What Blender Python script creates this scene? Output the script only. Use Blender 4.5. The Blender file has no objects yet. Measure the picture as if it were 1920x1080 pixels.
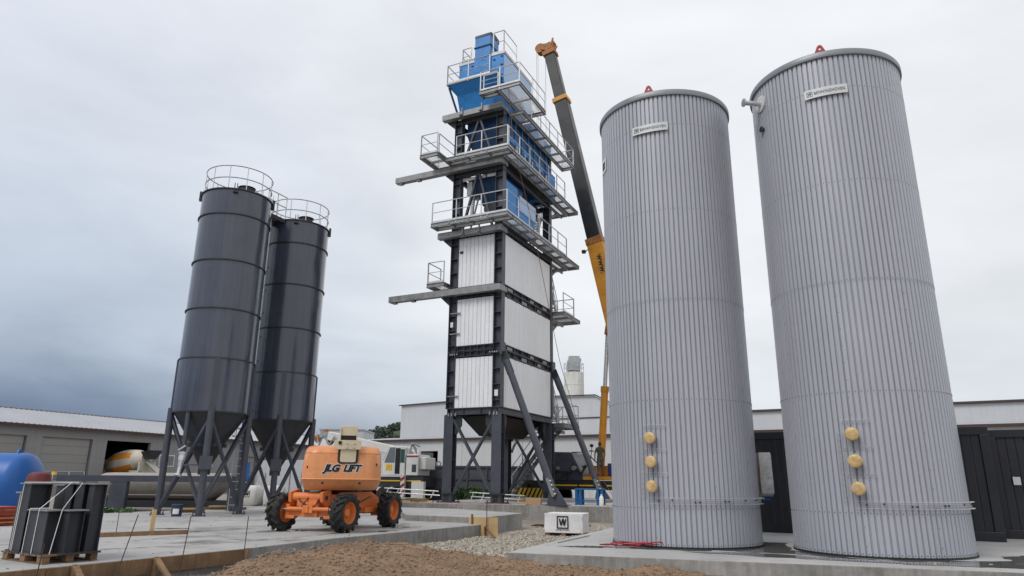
import bpy, bmesh, math, random
import numpy as np
from mathutils import Vector, Matrix
random.seed(7); rng = np.random.default_rng(7)
S = bpy.context.scene; COL = S.collection
R_ = math.radians; PI = math.pi

# ------------------------------------------------------------------ camera
TH, PH, HC = R_(15.7), R_(0.5), 1.3
fw = Vector((0, math.cos(TH), math.sin(TH))); u0 = Vector((0, -math.sin(TH), math.cos(TH))); r0 = Vector((1, 0, 0))
rt = r0*math.cos(PH) + u0*math.sin(PH); up = -r0*math.sin(PH) + u0*math.cos(PH)
cd = bpy.data.cameras.new('camera'); cam = bpy.data.objects.new('camera', cd); COL.objects.link(cam)
M = Matrix.Identity(4)
for i in range(3):
    M[i][0] = rt[i]; M[i][1] = up[i]; M[i][2] = -fw[i]
M[2][3] = HC
cam.matrix_world = M
cd.sensor_width = 36; cd.lens = 1290/1920*36; cd.clip_end = 6000; cd.clip_start = 0.05
S.camera = cam

# ------------------------------------------------------------------ world: overcast cloud cover over a physical sky
SUN_EL, SUN_AZ = 50, 222      # azimuth clockwise from +Y
W = bpy.data.worlds.new('World'); S.world = W; W.use_nodes = True
nt = W.node_tree; nt.nodes.clear(); N = nt.nodes.new; L = nt.links.new
def mth(op, a, b=None, c=None, clamp=False):
    n = N('ShaderNodeMath'); n.operation = op; n.use_clamp = clamp
    for i, q in enumerate((a, b, c)):
        if q is None: continue
        if isinstance(q, (int, float)): n.inputs[i].default_value = q
        else: L(q, n.inputs[i])
    return n.outputs[0]
def mixc(f, a, b):
    n = N('ShaderNodeMix'); n.data_type = 'RGBA'
    for s, q in ((n.inputs[0], f), (n.inputs[6], a), (n.inputs[7], b)):
        if isinstance(q, (int, float)): s.default_value = q
        elif isinstance(q, tuple): s.default_value = (*q, 1)
        else: L(q, s)
    return n.outputs[2]
def sstep(v, a, b):
    n = N('ShaderNodeMapRange'); n.interpolation_type = 'SMOOTHSTEP'; L(v, n.inputs[0])
    n.inputs[1].default_value = a; n.inputs[2].default_value = b
    return n.outputs[0]
tc = N('ShaderNodeTexCoord'); sp = N('ShaderNodeSeparateXYZ'); L(tc.outputs['Generated'], sp.inputs[0])
el = mth('ABSOLUTE', sp.outputs[2])
mp = N('ShaderNodeMapping'); mp.inputs['Scale'].default_value = (1.6, 1.6, 4.5); L(tc.outputs['Generated'], mp.inputs[0])
n1 = N('ShaderNodeTexNoise'); n1.inputs['Scale'].default_value = 1.5; n1.inputs['Detail'].default_value = 6; n1.inputs['Roughness'].default_value = .52; n1.inputs['Distortion'].default_value = .35
L(mp.outputs[0], n1.inputs['Vector'])
nz = mth('SUBTRACT', n1.outputs[0], .5)
elz = mth('ADD', el, mth('MULTIPLY', nz, .17))
side = sstep(mth('ADD', sp.outputs[0], mth('MULTIPLY', nz, .35)), -.58, .16)     # heavy cloud bank to the west, thin bright cover to the east
low = mixc(sstep(elz, .05, .2), (.155, .215, .325), (.49, .565, .67))
left = mixc(sstep(elz, .14, .6), low, (.73, .765, .84))
right = mixc(sstep(elz, .0, .3), (.67, .72, .775), (.83, .85, .875))
cl = mixc(side, left, right)
br = N('ShaderNodeVectorMath'); br.operation = 'SCALE'; L(cl, br.inputs[0]); L(mth('ADD', mth('MULTIPLY', nz, .42), 1.0), br.inputs['Scale'])
sky = N('ShaderNodeTexSky'); sky.sky_type = 'NISHITA'; sky.sun_disc = False
sky.sun_elevation = R_(SUN_EL); sky.sun_rotation = R_(SUN_AZ); sky.air_density = 1.2; sky.dust_density = 3
b1 = N('ShaderNodeBackground'); b1.inputs[1].default_value = .1; L(sky.outputs[0], b1.inputs[0])
b2 = N('ShaderNodeBackground'); b2.inputs[1].default_value = 1.0; L(br.outputs[0], b2.inputs[0])
ms = N('ShaderNodeMixShader'); ms.inputs[0].default_value = .95; L(b1.outputs[0], ms.inputs[1]); L(b2.outputs[0], ms.inputs[2])
wo = N('ShaderNodeOutputWorld'); L(ms.outputs[0], wo.inputs[0])

sd = bpy.data.lights.new('sun', 'SUN'); sd.energy = 1.5; sd.angle = R_(24); sd.color = (1, .96, .9)
so = bpy.data.objects.new('sun', sd); COL.objects.link(so)
se, sa = R_(SUN_EL), R_(SUN_AZ)
so.rotation_euler = (-Vector((math.cos(se)*math.sin(sa), math.cos(se)*math.cos(sa), math.sin(se)))).to_track_quat('-Z', 'Y').to_euler()
vs = S.view_settings; vs.view_transform = 'Standard'; vs.look = 'None'; vs.exposure = 0.1; vs.gamma = 1; vs.use_curve_mapping = False

# ------------------------------------------------------------------ materials
MATS = {}
def mat(name, col, rough=.5, metal=0, var=.12, scale=2.0, bump=0, bscale=None, dirt=None, dirt_amt=.35, dscale=1.2,
        streak=0, objvar=.0, spec=.5, coat=0, rvar=.12, wet=None, ao=0):
    if name in MATS: return MATS[name]
    m = bpy.data.materials.new(name); m.use_nodes = True; t = m.node_tree; t.nodes.clear(); N = t.nodes.new; L = t.links.new
    out = N('ShaderNodeOutputMaterial'); p = N('ShaderNodeBsdfPrincipled'); L(p.outputs[0], out.inputs[0])
    p.inputs['Metallic'].default_value = metal; p.inputs['Specular IOR Level'].default_value = spec
    p.inputs['Coat Weight'].default_value = coat; p.inputs['Coat Roughness'].default_value = .15
    tc = N('ShaderNodeTexCoord'); oi = N('ShaderNodeObjectInfo')
    def noise(sc, det=5, ro=.6, vec=None):
        n = N('ShaderNodeTexNoise'); n.noise_dimensions = '4D'; n.inputs['Scale'].default_value = sc; n.inputs['Detail'].default_value = det; n.inputs['Roughness'].default_value = ro
        L(vec or tc.outputs['Object'], n.inputs['Vector'])
        w = N('ShaderNodeMath'); w.operation = 'MULTIPLY'; w.inputs[1].default_value = 31; L(oi.outputs['Random'], w.inputs[0]); L(w.outputs[0], n.inputs['W'])
        return n.outputs[0]
    def mr(v, a, b, c, d):
        n = N('ShaderNodeMapRange'); L(v, n.inputs[0])
        for i, q in enumerate((a, b, c, d)): n.inputs[i+1].default_value = q
        return n.outputs[0]
    def mul(a, b):
        n = N('ShaderNodeMath'); n.operation = 'MULTIPLY'
        for i, q in enumerate((a, b)):
            if isinstance(q, (int, float)): n.inputs[i].default_value = q
            else: L(q, n.inputs[i])
        return n.outputs[0]
    big = noise(scale); fine = noise(scale*9, 6, .7)
    f = mul(mr(big, .3, .7, 1-var, 1+var), mr(fine, .3, .7, 1-var*.5, 1+var*.5))
    if objvar: f = mul(f, mr(oi.outputs['Random'], 0, 1, 1-objvar, 1+objvar))
    if streak:
        mp = N('ShaderNodeMapping'); mp.inputs['Scale'].default_value = (7, 7, .25); L(tc.outputs['Object'], mp.inputs[0])
        f = mul(f, mr(noise(1.6, 5, .6, mp.outputs[0]), .35, .7, 1+streak*.4, 1-streak))
    sc = N('ShaderNodeVectorMath'); sc.operation = 'SCALE'; sc.inputs[0].default_value = col; L(f, sc.inputs['Scale'])
    c = sc.outputs[0]
    def mix(fac, a, b):
        n = N('ShaderNodeMix'); n.data_type = 'RGBA'; L(fac, n.inputs[0]); L(a, n.inputs[6])
        if isinstance(b, tuple): n.inputs[7].default_value = (*b, 1)
        else: L(b, n.inputs[7])
        return n.outputs[2]
    if dirt:
        c = mix(mr(noise(dscale, 8, .72), .52, .78, 0, dirt_amt*1.6), c, dirt)
    rr = mr(big, .3, .7, max(.03, rough-rvar), min(1, rough+rvar))
    if wet:
        wn = mr(noise(wet, 6, .62), .57, .66, 0, .7)
        d = N('ShaderNodeVectorMath'); d.operation = 'SCALE'; L(c, d.inputs[0]); d.inputs['Scale'].default_value = .42
        c = mix(wn, c, d.outputs[0])
        n = N('ShaderNodeMix'); L(wn, n.inputs[0]); L(rr, n.inputs[2]); n.inputs[3].default_value = .06; rr = n.outputs[0]
    L(c, p.inputs['Base Color']); L(rr, p.inputs['Roughness'])
    if bump:
        b = N('ShaderNodeBump'); b.inputs['Strength'].default_value = bump; b.inputs['Distance'].default_value = .02
        L(noise(bscale or scale*14, 6, .65), b.inputs['Height']); L(b.outputs[0], p.inputs['Normal'])
    MATS[name] = m; return m

steel = mat('anthracite_paint', (.058, .063, .082), .42, var=.14, dirt=(.13, .12, .11), dirt_amt=.18, objvar=.08)
steel_dk = mat('dark_steel', (.026, .028, .034), .5, var=.2, dirt=(.09, .08, .07), dirt_amt=.2)
silo_m = mat('silo_gloss_paint', (.054, .061, .090), .2, var=.12, scale=.9, streak=.22, dirt=(.10, .095, .09), dirt_amt=.1, rvar=.08, bump=.05, bscale=1.6, coat=.5)  # blue tint puts the sky's sheen into the paint colour
galv = mat('galvanised_steel', (.40, .41, .42), .42, .55, var=.2, scale=5, objvar=.06)
galv_rail = mat('galvanised_tube', (.56, .57, .58), .4, .35, var=.12, scale=5)
galv_dk = mat('galvanised_beam', (.27, .275, .28), .48, .45, var=.2, scale=4)  # darker galvanised tone; shade under the platforms is put into the colour
grate_m = mat('grating_skylit', (.74, .75, .76), .5, .1, var=.1)  # pale colour also carries the sky brightness seen through the bars
clad = mat('grey_cladding', (.415, .427, .475), .38, .12, var=.05, scale=.6, streak=.06, objvar=.018, dirt=(.3, .3, .3), dirt_amt=.1, rvar=.06)
clad_rim = mat('grey_rim', (.23, .245, .265), .42, .2, var=.08)
white_pan = mat('white_panel', (.80, .815, .845), .42, var=.04, scale=.8, streak=.07, objvar=.02, dirt=(.45, .44, .42), dirt_amt=.1)
blue = mat('blue_paint', (.018, .225, .60), .42, var=.14, scale=1.4, dirt=(.02, .05, .12), dirt_amt=.25, objvar=.05, streak=.12)
blue_lt = mat('pale_blue_sheet', (.36, .50, .76), .38, var=.06)
blue_dk = mat('navy_blue_paint', (.010, .055, .155), .45, var=.2, scale=1.5, dirt=(.02, .03, .05), dirt_amt=.3)
concrete = mat('concrete', (.375, .37, .365), .72, var=.13, scale=.3, bump=.25, bscale=18, dirt=(.20, .19, .175), dirt_amt=.75, dscale=.9, wet=.42)
conc_wet = mat('slab_concrete', (.40, .395, .39), .7, var=.12, scale=.4, bump=.2, bscale=16, dirt=(.22, .21, .195), dirt_amt=.7, dscale=.9, wet=.5)
conc_form = mat('cast_concrete_face', (.285, .275, .262), .85, var=.28, scale=.9, bump=.6, bscale=10, dirt=(.15, .13, .11), dirt_amt=.75, dscale=1.4, streak=.25)
wood = mat('timber', (.215, .132, .072), .8, var=.3, scale=3, streak=.25, bump=.4, dirt=(.10, .06, .035), dirt_amt=.5, objvar=.2)
ply = mat('plywood', (.52, .36, .17), .7, var=.18, scale=2, dirt=(.3, .24, .16), dirt_amt=.4)
rust = mat('rusty_rebar', (.085, .045, .03), .85, var=.35, scale=20)
orange = mat('faded_orange_paint', (.69, .285, .115), .42, var=.1, scale=1.1, dirt=(.50, .115, .018), dirt_amt=.5, dscale=2.2, coat=.1, streak=.08)
orange2 = mat('orange_frame_paint', (.66, .19, .05), .45, var=.15, scale=2, dirt=(.22, .10, .05), dirt_amt=.35, dscale=3)
cream = mat('cream_paint', (.60, .51, .36), .45, var=.1, dirt=(.35, .28, .2), dirt_amt=.25)
rubber = mat('tyre_rubber', (.022, .022, .022), .85, var=.3, scale=6, dirt=(.17, .16, .145), dirt_amt=.5, dscale=3)
crane_y = mat('crane_yellow', (.62, .27, .022), .45, var=.16, scale=1.6, dirt=(.18, .09, .03), dirt_amt=.4, dscale=2)
crane_rust = mat('worn_crane_orange', (.36, .14, .03), .6, var=.3, scale=4, dirt=(.06, .035, .02), dirt_amt=.8, dscale=3)
boom_m = mat('boom_charcoal', (.015, .0155, .018), .4, var=.18, scale=.8, streak=.25, dirt=(.12, .11, .1), dirt_amt=.25)
black = mat('black_paint', (.012, .012, .013), .5, var=.2)
white = mat('white_paint', (.72, .72, .70), .45, var=.08, dirt=(.38, .35, .3), dirt_amt=.3)
yellow = mat('signal_yellow', (.75, .47, .02), .5, var=.12)
redp = mat('red_paint', (.33, .02, .022), .45, var=.15, dirt=(.12, .03, .02))
glass = mat('window_glass', (.16, .18, .20), .05, var=.1, spec=.8)
wall_gr = mat('grey_render_wall', (.262, .258, .268), .85, var=.09, scale=.5, streak=.1, dirt=(.24, .23, .22), dirt_amt=.25, dscale=.4)
wall_wh = mat('white_sheet_wall', (.52, .53, .545), .55, var=.04, scale=.3, streak=.09)
roof_m = mat('light_roof_sheet', (.36, .37, .40), .45, .1, var=.07, scale=.5, streak=.06)
dark_in = mat('unlit_interior', (.02, .018, .017), .9)  # near-black colour stands in for the shade inside the buildings
brown_trim = mat('brown_flashing', (.06, .035, .028), .6)
door_m = mat('sectional_door_sheet', (.27, .265, .26), .5, var=.06, objvar=.03)
cont_m = mat('anthracite_container', (.016, .016, .021), .42, var=.15, scale=1)
poly_bl = mat('blue_polyethylene', (.014, .105, .37), .38, var=.08, scale=.8)
bag_m = mat('woven_bag', (.62, .61, .59), .7, var=.12, scale=4, bump=.5)
wrap_m = mat('stretch_wrap', (.60, .60, .60), .22, var=.12, scale=6, bump=.8, bscale=18)
foam_y = mat('yellow_taped_cover', (.55, .38, .17), .3, var=.25, scale=6, bump=.7, bscale=16, dirt=(.74,.66,.5), dirt_amt=.7, dscale=9)
alu = mat('bright_aluminium', (.62, .63, .64), .3, .7, var=.1, scale=6)
plate_m = mat('sign_plate', (.60, .61, .63), .4, .1, var=.04)
card = mat('cardboard', (.42, .27, .15), .8, var=.1, scale=3)
hose_r = mat('red_hose', (.34, .03, .045), .45)
tan_m = mat('tan_tank_paint', (.33, .305, .275), .55, var=.1, scale=.6, streak=.12, dirt=(.18, .16, .14), dirt_amt=.3)
soil_m = mat('brown_soil', (.225, .145, .09), .95, var=.35, scale=1.2, bump=1, bscale=22, dirt=(.26, .175, .11), dirt_amt=.6, dscale=5)
clod_m = mat('soil_clod', (.235, .152, .094), .95, var=.45, scale=7, bump=.6, dirt=(.36, .25, .165), dirt_amt=.9, dscale=6)
grav_m = mat('gravel_ground', (.27, .24, .20), .95, var=.25, scale=.5, bump=1, bscale=30, dirt=(.14, .125, .11), dirt_amt=.6, dscale=1.5)
stone_m = mat('crushed_stone', (.38, .345, .29), .9, var=.45, scale=9, dirt=(.12, .11, .105), dirt_amt=1.0, dscale=5)
dstone_m = mat('dark_crushed_stone', (.15, .145, .14), .9, var=.5, scale=9, dirt=(.3, .29, .27), dirt_amt=.6, dscale=6)
leaf_m = mat('foliage_hazed', (.060, .080, .060), .7, var=.45, scale=.2)  # distance haze is mixed into this greyed leaf colour
leaf_n = mat('foliage_near', (.06, .12, .03), .7, var=.4, scale=3)
hill_m = mat('hill_ground', (.05, .075, .03), .9, var=.3, scale=.05)

# ------------------------------------------------------------------ mesh builder
class MB:
    def __init__(s): s.v = []; s.f = []; s.m = []
    def add(s, vs, fs, mi=0):
        b = len(s.v); s.v += [tuple(q) for q in vs]; s.f += [tuple(b+i for i in f) for f in fs]; s.m += [mi]*len(fs); return s
    def box(s, x0, x1, y0, y1, z0, z1, mi=0):
        return s.add([(x0,y0,z0),(x1,y0,z0),(x1,y1,z0),(x0,y1,z0),(x0,y0,z1),(x1,y0,z1),(x1,y1,z1),(x0,y1,z1)],
                     [(0,3,2,1),(4,5,6,7),(0,1,5,4),(1,2,6,5),(2,3,7,6),(3,0,4,7)], mi)
    def frame(s, p0, p1, upv=(0,0,1)):
        p0, p1 = Vector(p0), Vector(p1); d = (p1-p0).normalized(); u = Vector(upv)
        if abs(d.dot(u)) > .98: u = Vector((1,0,0)) if abs(d.x) < .9 else Vector((0,1,0))
        a = d.cross(u).normalized(); b = a.cross(d).normalized(); return p0, p1, a, b
    def beam(s, p0, p1, w, h, upv=(0,0,1), mi=0):
        p0, p1, a, b = s.frame(p0, p1, upv); a, b = a*w/2, b*h/2
        return s.add([p0-a-b, p0+a-b, p0+a+b, p0-a+b, p1-a-b, p1+a-b, p1+a+b, p1-a+b],
                     [(0,1,2,3),(7,6,5,4),(0,4,5,1),(1,5,6,2),(2,6,7,3),(3,7,4,0)], mi)
    def ibeam(s, p0, p1, w, h, t=.02, upv=(0,0,1), mi=0):
        p0, p1, a, b = s.frame(p0, p1, upv)
        o = b*(h/2-t/2); s.beam(p0+o, p1+o, w, t, upv, mi); s.beam(p0-o, p1-o, w, t, upv, mi); s.beam(p0, p1, t, h-2*t, upv, mi); return s
    def tube(s, p0, p1, r, n=8, r2=None, mi=0, caps=True):
        p0, p1, a, b = s.frame(p0, p1); r2 = r if r2 is None else r2; vs = []
        for p, q in ((p0, r), (p1, r2)):
            for i in range(n):
                t = 2*PI*i/n; vs.append(p + a*math.cos(t)*q + b*math.sin(t)*q)
        fs = [(i, (i+1) % n, n+(i+1) % n, n+i) for i in range(n)]
        if caps: fs += [tuple(range(n))[::-1], tuple(range(n, 2*n))]
        return s.add(vs, fs, mi)
    def path(s, pts, r, n=6, closed=False, mi=0):
        k = len(pts)
        for i in range(k if closed else k-1): s.tube(pts[i], pts[(i+1) % k], r, n, mi=mi)
        return s
    def lathe(s, prof, n=48, c=(0,0,0), mi=0, a0=0, a1=2*PI, axis='z'):
        full = abs(a1-a0-2*PI) < 1e-6; m = n if full else n+1; vs = []
        for r, z in prof:
            for i in range(m):
                t = a0+(a1-a0)*i/n; x, y = r*math.cos(t), r*math.sin(t)
                q = (x,y,z) if axis == 'z' else ((z,x,y) if axis == 'x' else (y,z,x))
                vs.append((q[0]+c[0], q[1]+c[1], q[2]+c[2]))
        fs = []
        for j in range(len(prof)-1):
            for i in range(n):
                i2 = (i+1) % m; fs.append((j*m+i, j*m+i2, (j+1)*m+i2, (j+1)*m+i))
        return s.add(vs, fs, mi)
    def loft(s, rings, cap=True, mi=0):
        n = len(rings[0]); vs = [q for r in rings for q in r]; fs = []
        for j in range(len(rings)-1):
            for i in range(n): fs.append((j*n+i, j*n+(i+1) % n, (j+1)*n+(i+1) % n, (j+1)*n+i))
        if cap: fs += [tuple(range(n))[::-1], tuple(range((len(rings)-1)*n, len(rings)*n))]
        return s.add(vs, fs, mi)
    def prism(s, poly, axis, a, b, mi=0):      # 2-D outline extruded from a to b along axis
        def q(p, t): return (t, p[0], p[1]) if axis == 'x' else ((p[0], t, p[1]) if axis == 'y' else (p[0], p[1], t))
        return s.loft([[q(p, a) for p in poly], [q(p, b) for p in poly]], True, mi)
    def build(s, name, m, parent=None, smooth=False, bevel=0, fix=True, ang=35):
        me = bpy.data.meshes.new(name); me.from_pydata(s.v, [], s.f)
        for q in (m if isinstance(m, (list, tuple)) else [m]): me.materials.append(q)
        me.polygons.foreach_set('material_index', s.m)
        if fix:
            bm = bmesh.new(); bm.from_mesh(me); bmesh.ops.recalc_face_normals(bm, faces=bm.faces); bm.to_mesh(me); bm.free()
        if smooth:
            me.polygons.foreach_set('use_smooth', [True]*len(me.polygons)); me.set_sharp_from_angle(angle=R_(ang))
        me.update(); o = bpy.data.objects.new(name, me); COL.objects.link(o)
        if parent: o.parent = parent
        if bevel:
            b = o.modifiers.new('bevel', 'BEVEL'); b.width = bevel; b.segments = 2; b.limit_method = 'ANGLE'; b.angle_limit = R_(40)
        return o
def rrect(cx, cy, w, h, r, n=5):
    pts = []
    for k, (sx, sy) in enumerate(((1,1),(-1,1),(-1,-1),(1,-1))):
        for i in range(n+1):
            t = PI/2*k + PI/2*i/n; pts.append((cx+sx*(w/2-r)+r*math.cos(t), cy+sy*(h/2-r)+r*math.sin(t)))
    return pts
def tag(o, label, cat, group=None):
    o['label'] = label; o['category'] = cat
    if group: o['group'] = group
    return o
def thing(name, label, cat, loc=(0,0,0), rz=0, group=None):
    o = bpy.data.objects.new(name, None); COL.objects.link(o); o.location = loc; o.rotation_euler = (0,0,R_(rz)); o.empty_display_size = .3
    return tag(o, label, cat, group)
def struct(o, kind='structure'): o['kind'] = kind; return o
def inst(src, name, parent, loc=(0,0,0), rz=0, rot=None):
    o = bpy.data.objects.new(name, src if isinstance(src, bpy.types.Mesh) else src.data); COL.objects.link(o); o.parent = parent
    o.location = loc; o.rotation_euler = rot or (0,0,rz); return o
def text_mb(body, size, bold=0.0, shear=0.0, extrude=.002, align='CENTER', spacing=1.0):
    c = bpy.data.curves.new('t', 'FONT'); c.body = body; c.size = size; c.offset = bold; c.shear = shear; c.extrude = extrude; c.align_x = align; c.align_y = 'CENTER'; c.space_character = spacing; c.resolution_u = 3
    o = bpy.data.objects.new('t', c); COL.objects.link(o); dg = bpy.context.evaluated_depsgraph_get()
    me = bpy.data.meshes.new_from_object(o.evaluated_get(dg)); b = MB(); b.add([tuple(v.co) for v in me.vertices], [tuple(p.vertices) for p in me.polygons])
    bpy.data.objects.remove(o); bpy.data.curves.remove(c); bpy.data.meshes.remove(me); return b
def remap(b, fn): b.v = [tuple(fn(*q)) for q in b.v]; return b
def wlogo(b, cx, cy, s, t=.002):      # framed angular W mark: outline square, two V strokes
    k = s*.09; h = s/2
    for x0, x1, y0, y1 in ((-h,h,h-k,h),(-h,h,-h,-h+k),(-h,-h+k,-h+k,h-k),(h-k,h,-h+k,h-k)): b.box(cx+x0,cx+x1,cy+y0,cy+y1,-t,t)
    def st(xa, xb, w):
        b.loft([[(cx+xa,cy+.27*s,-t),(cx+xa+w,cy+.27*s,-t),(cx+xb+w,cy-.25*s,-t),(cx+xb,cy-.25*s,-t)],[(cx+xa,cy+.27*s,t),(cx+xa+w,cy+.27*s,t),(cx+xb+w,cy-.25*s,t),(cx+xb,cy-.25*s,t)]])
    st(-.33*s, -.2*s, .13*s); st(-.03*s, -.19*s, .1*s); st(-.01*s, .06*s, .13*s); st(.24*s, .08*s, .1*s)
    return b

# ================================================================== GROUND
def hmap(x, y):
    far = min(1, max(0, (y-27)/9)); z = -.36+far*.3
    if x < -7: z = max(z, -.36+min(1, (-7-x)/6)*.22)
    return z + .025*math.sin(x*1.7+.6*y)*math.sin(y*1.3-.4*x)
def axis_lines(a, b, fine, far):
    pts = list(np.arange(a, b, fine)); s = fine; p = b
    while p < far: s *= 1.35; p += s; pts.append(p)
    s = fine; p = a; pre = []
    while p > -far: s *= 1.35; p -= s; pre.append(p)
    return pre[::-1]+pts
xs = axis_lines(-20, 14, .4, 4000); ys = axis_lines(3, 45, .4, 4000)
b = MB(); b.add([(x, y, hmap(x, y) if abs(x) < 60 and 0 < y < 90 else -.08) for y in ys for x in xs],
    [(j*len(xs)+i, j*len(xs)+i+1, (j+1)*len(xs)+i+1, (j+1)*len(xs)+i) for j in range(len(ys)-1) for i in range(len(xs)-1)])
struct(b.build('ground', grav_m, smooth=True, fix=False))

def slab(name, poly, z0, z1, top, side):
    b = MB(); n = len(poly)
    b.add([(x,y,z1) for x,y in poly], [tuple(range(n))], 0)
    for i in range(n):
        p, q = poly[i], poly[(i+1) % n]; b.add([(*p,z0),(*q,z0),(*q,z1),(*p,z1)], [(0,1,2,3)], 1)
    o = b.build(name, [top, side]); bm = bmesh.new(); bm.from_mesh(o.data); bmesh.ops.remove_doubles(bm, verts=bm.verts, dist=.001); bmesh.ops.recalc_face_normals(bm, faces=bm.faces); bm.to_mesh(o.data); bm.free()
    m = o.modifiers.new('bevel', 'BEVEL'); m.width = .018; m.segments = 2; m.limit_method = 'ANGLE'
    return struct(o)
slab('yard_pavement', [(-.9,22.6),(-4.05,17.0),(-5.15,14.3),(-8.6,8.1),(-26,14),(-24,27),(-15.9,26.8),(-13,33),(-13.5,38),(-7,37),(-4.6,30)], -.6, 0, concrete, conc_form)
slab('tank_slab_pavement', [(-.05,14.0),(9.2,11.15),(18,8.6),(21,19),(14,24),(4.2,24.6)], -.7, 0, conc_wet, conc_form)
slab('tower_foundation_pavement', [(-5.2,32.2),(4.2,28.9),(6.9,34.6),(2.9,37.7),(-1.4,39.6)], -.8, .36, concrete, conc_form)
slab('low_plinth_pavement', [(-3.5,24.45),(-.85,23.0),(.45,26.4),(-2.4,30.1),(-5.0,31)], -.7, .19, concrete, conc_form)
_X, _Y = (math.sin(R_(26)), math.cos(R_(26))), (-math.cos(R_(26)), math.sin(R_(26)))
def tower_xy(x, y): return (-.481+_X[0]*x+_Y[0]*y, 30.996+_X[1]*x+_Y[1]*y)
slab('back_step_pavement', [tower_xy(4.4,-3.2),tower_xy(7.2,-3.2),tower_xy(7.2,3.0),tower_xy(4.4,3.0)], .2, .5, concrete, conc_form)
slab('side_step_pavement', [(-5.9,32.4),(-4.9,32.0),(-4.4,34.0),(-6.0,35)], -.3, .52, concrete, conc_form)

water_m = mat('puddle_film', (.15, .148, .145), .04, var=.1, rvar=.015, spec=.6, bump=.03, bscale=3)
def puddle(pts, seed, z=.004):
    b = MB(); r2 = random.Random(seed); out = []
    for i in range(len(pts)):
        p, q = Vector((*pts[i],0)), Vector((*pts[(i+1) % len(pts)],0))
        for k in range(6):
            c = p.lerp(q, k/6); out.append((c.x+r2.uniform(-.07,.07), c.y+r2.uniform(-.07,.07), z))
    b.add(out, [tuple(range(len(out)))]); struct(b.build('puddle_water', water_m))
puddle([(4.1,14.75),(4.8,14.35),(5.5,14.1),(6.0,13.45),(7.0,12.95),(8.2,12.75),(9.4,12.7),(9.6,13.6),(10.2,14.2),(9.3,13.9),(9.0,13.1),(6.4,13.25),(5.75,14.9),(6.3,16.6),(5.7,16.9),(5.3,15.5)], 1)
puddle([(3.4,14.35),(4.6,13.65),(5.7,13.0),(7.0,12.35),(8.4,11.95),(9.6,11.9),(9.7,12.6),(8.2,12.75),(6.8,12.9),(5.7,13.5),(4.7,14.3)], 8, .007)
puddle([(2.1,15.1),(2.9,14.75),(4.0,14.5),(4.1,14.8),(3.4,14.95),(2.4,15.3)], 2)
puddle([(1.0,15.3),(1.8,15.0),(2.2,15.25),(1.5,15.5)], 3)
puddle([(-4.6,18.2),(-3.6,18.6),(-3.0,19.6),(-3.5,19.5),(-4.2,18.9)], 4)
puddle([(-6.6,19.0),(-5.9,18.8),(-5.3,19.2),(-5.8,19.4)], 5)
puddle([(-3.4,20.5),(-2.7,20.9),(-2.6,21.4),(-3.2,21.2)], 6)
puddle([(-9.5,19.5),(-8.9,19.4),(-8.6,19.7),(-9.2,19.8)], 7)
tm = bpy.data.materials.new('tyre_dirt_film'); tm.use_nodes = True; T_ = tm.node_tree; T_.nodes.clear()
o_ = T_.nodes.new('ShaderNodeOutputMaterial'); mx = T_.nodes.new('ShaderNodeMixShader'); tr_ = T_.nodes.new('ShaderNodeBsdfTransparent'); pr_ = T_.nodes.new('ShaderNodeBsdfPrincipled')
pr_.inputs['Base Color'].default_value = (.15,.14,.125,1); pr_.inputs['Roughness'].default_value = .7
tc_ = T_.nodes.new('ShaderNodeTexCoord'); no_ = T_.nodes.new('ShaderNodeTexNoise'); no_.inputs['Scale'].default_value = 3.2; no_.inputs['Detail'].default_value = 8; no_.inputs['Roughness'].default_value = .7
mr_ = T_.nodes.new('ShaderNodeMapRange'); mr_.inputs[1].default_value = .46; mr_.inputs[2].default_value = .72; mr_.inputs[4].default_value = .75
T_.links.new(tc_.outputs['Object'], no_.inputs[0]); T_.links.new(no_.outputs[0], mr_.inputs[0]); T_.links.new(mr_.outputs[0], mx.inputs[0]); T_.links.new(tr_.outputs[0], mx.inputs[1]); T_.links.new(pr_.outputs[0], mx.inputs[2]); T_.links.new(mx.outputs[0], o_.inputs[0])
def track(pts, w=.34, z=.003):
    b = MB(); vs = []
    P = [Vector((*p, z)) for p in pts]; n = 40; Q = []
    for i in range(n+1):
        t = i/n*(len(P)-1); k = min(int(t), len(P)-2); Q.append(P[k].lerp(P[k+1], t-k))
    for i, q in enumerate(Q):
        d = (Q[min(i+1,n)]-Q[max(i-1,0)]).normalized(); sd_ = Vector((-d.y,d.x,0)); ww = w*(.5+.08*math.sin(i*1.9))
        vs += [q-sd_*ww, q+sd_*ww]
    b.add(vs, [(2*i,2*i+1,2*i+3,2*i+2) for i in range(n)]); struct(b.build('tyre_track_pavement', tm, fix=False))
track([(-6.1,19.4),(-6.9,17.4),(-8.4,15.4),(-10.8,14.2)]); track([(-4.3,18.7),(-5.1,16.9),(-6.6,14.6),(-8.9,12.8)]); track([(-3.5,21.1),(-3.2,22.6),(-3.9,24.0)]); track([(-12.5,22.5),(-9.5,23.4),(-6.5,24.2)], .5)
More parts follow.
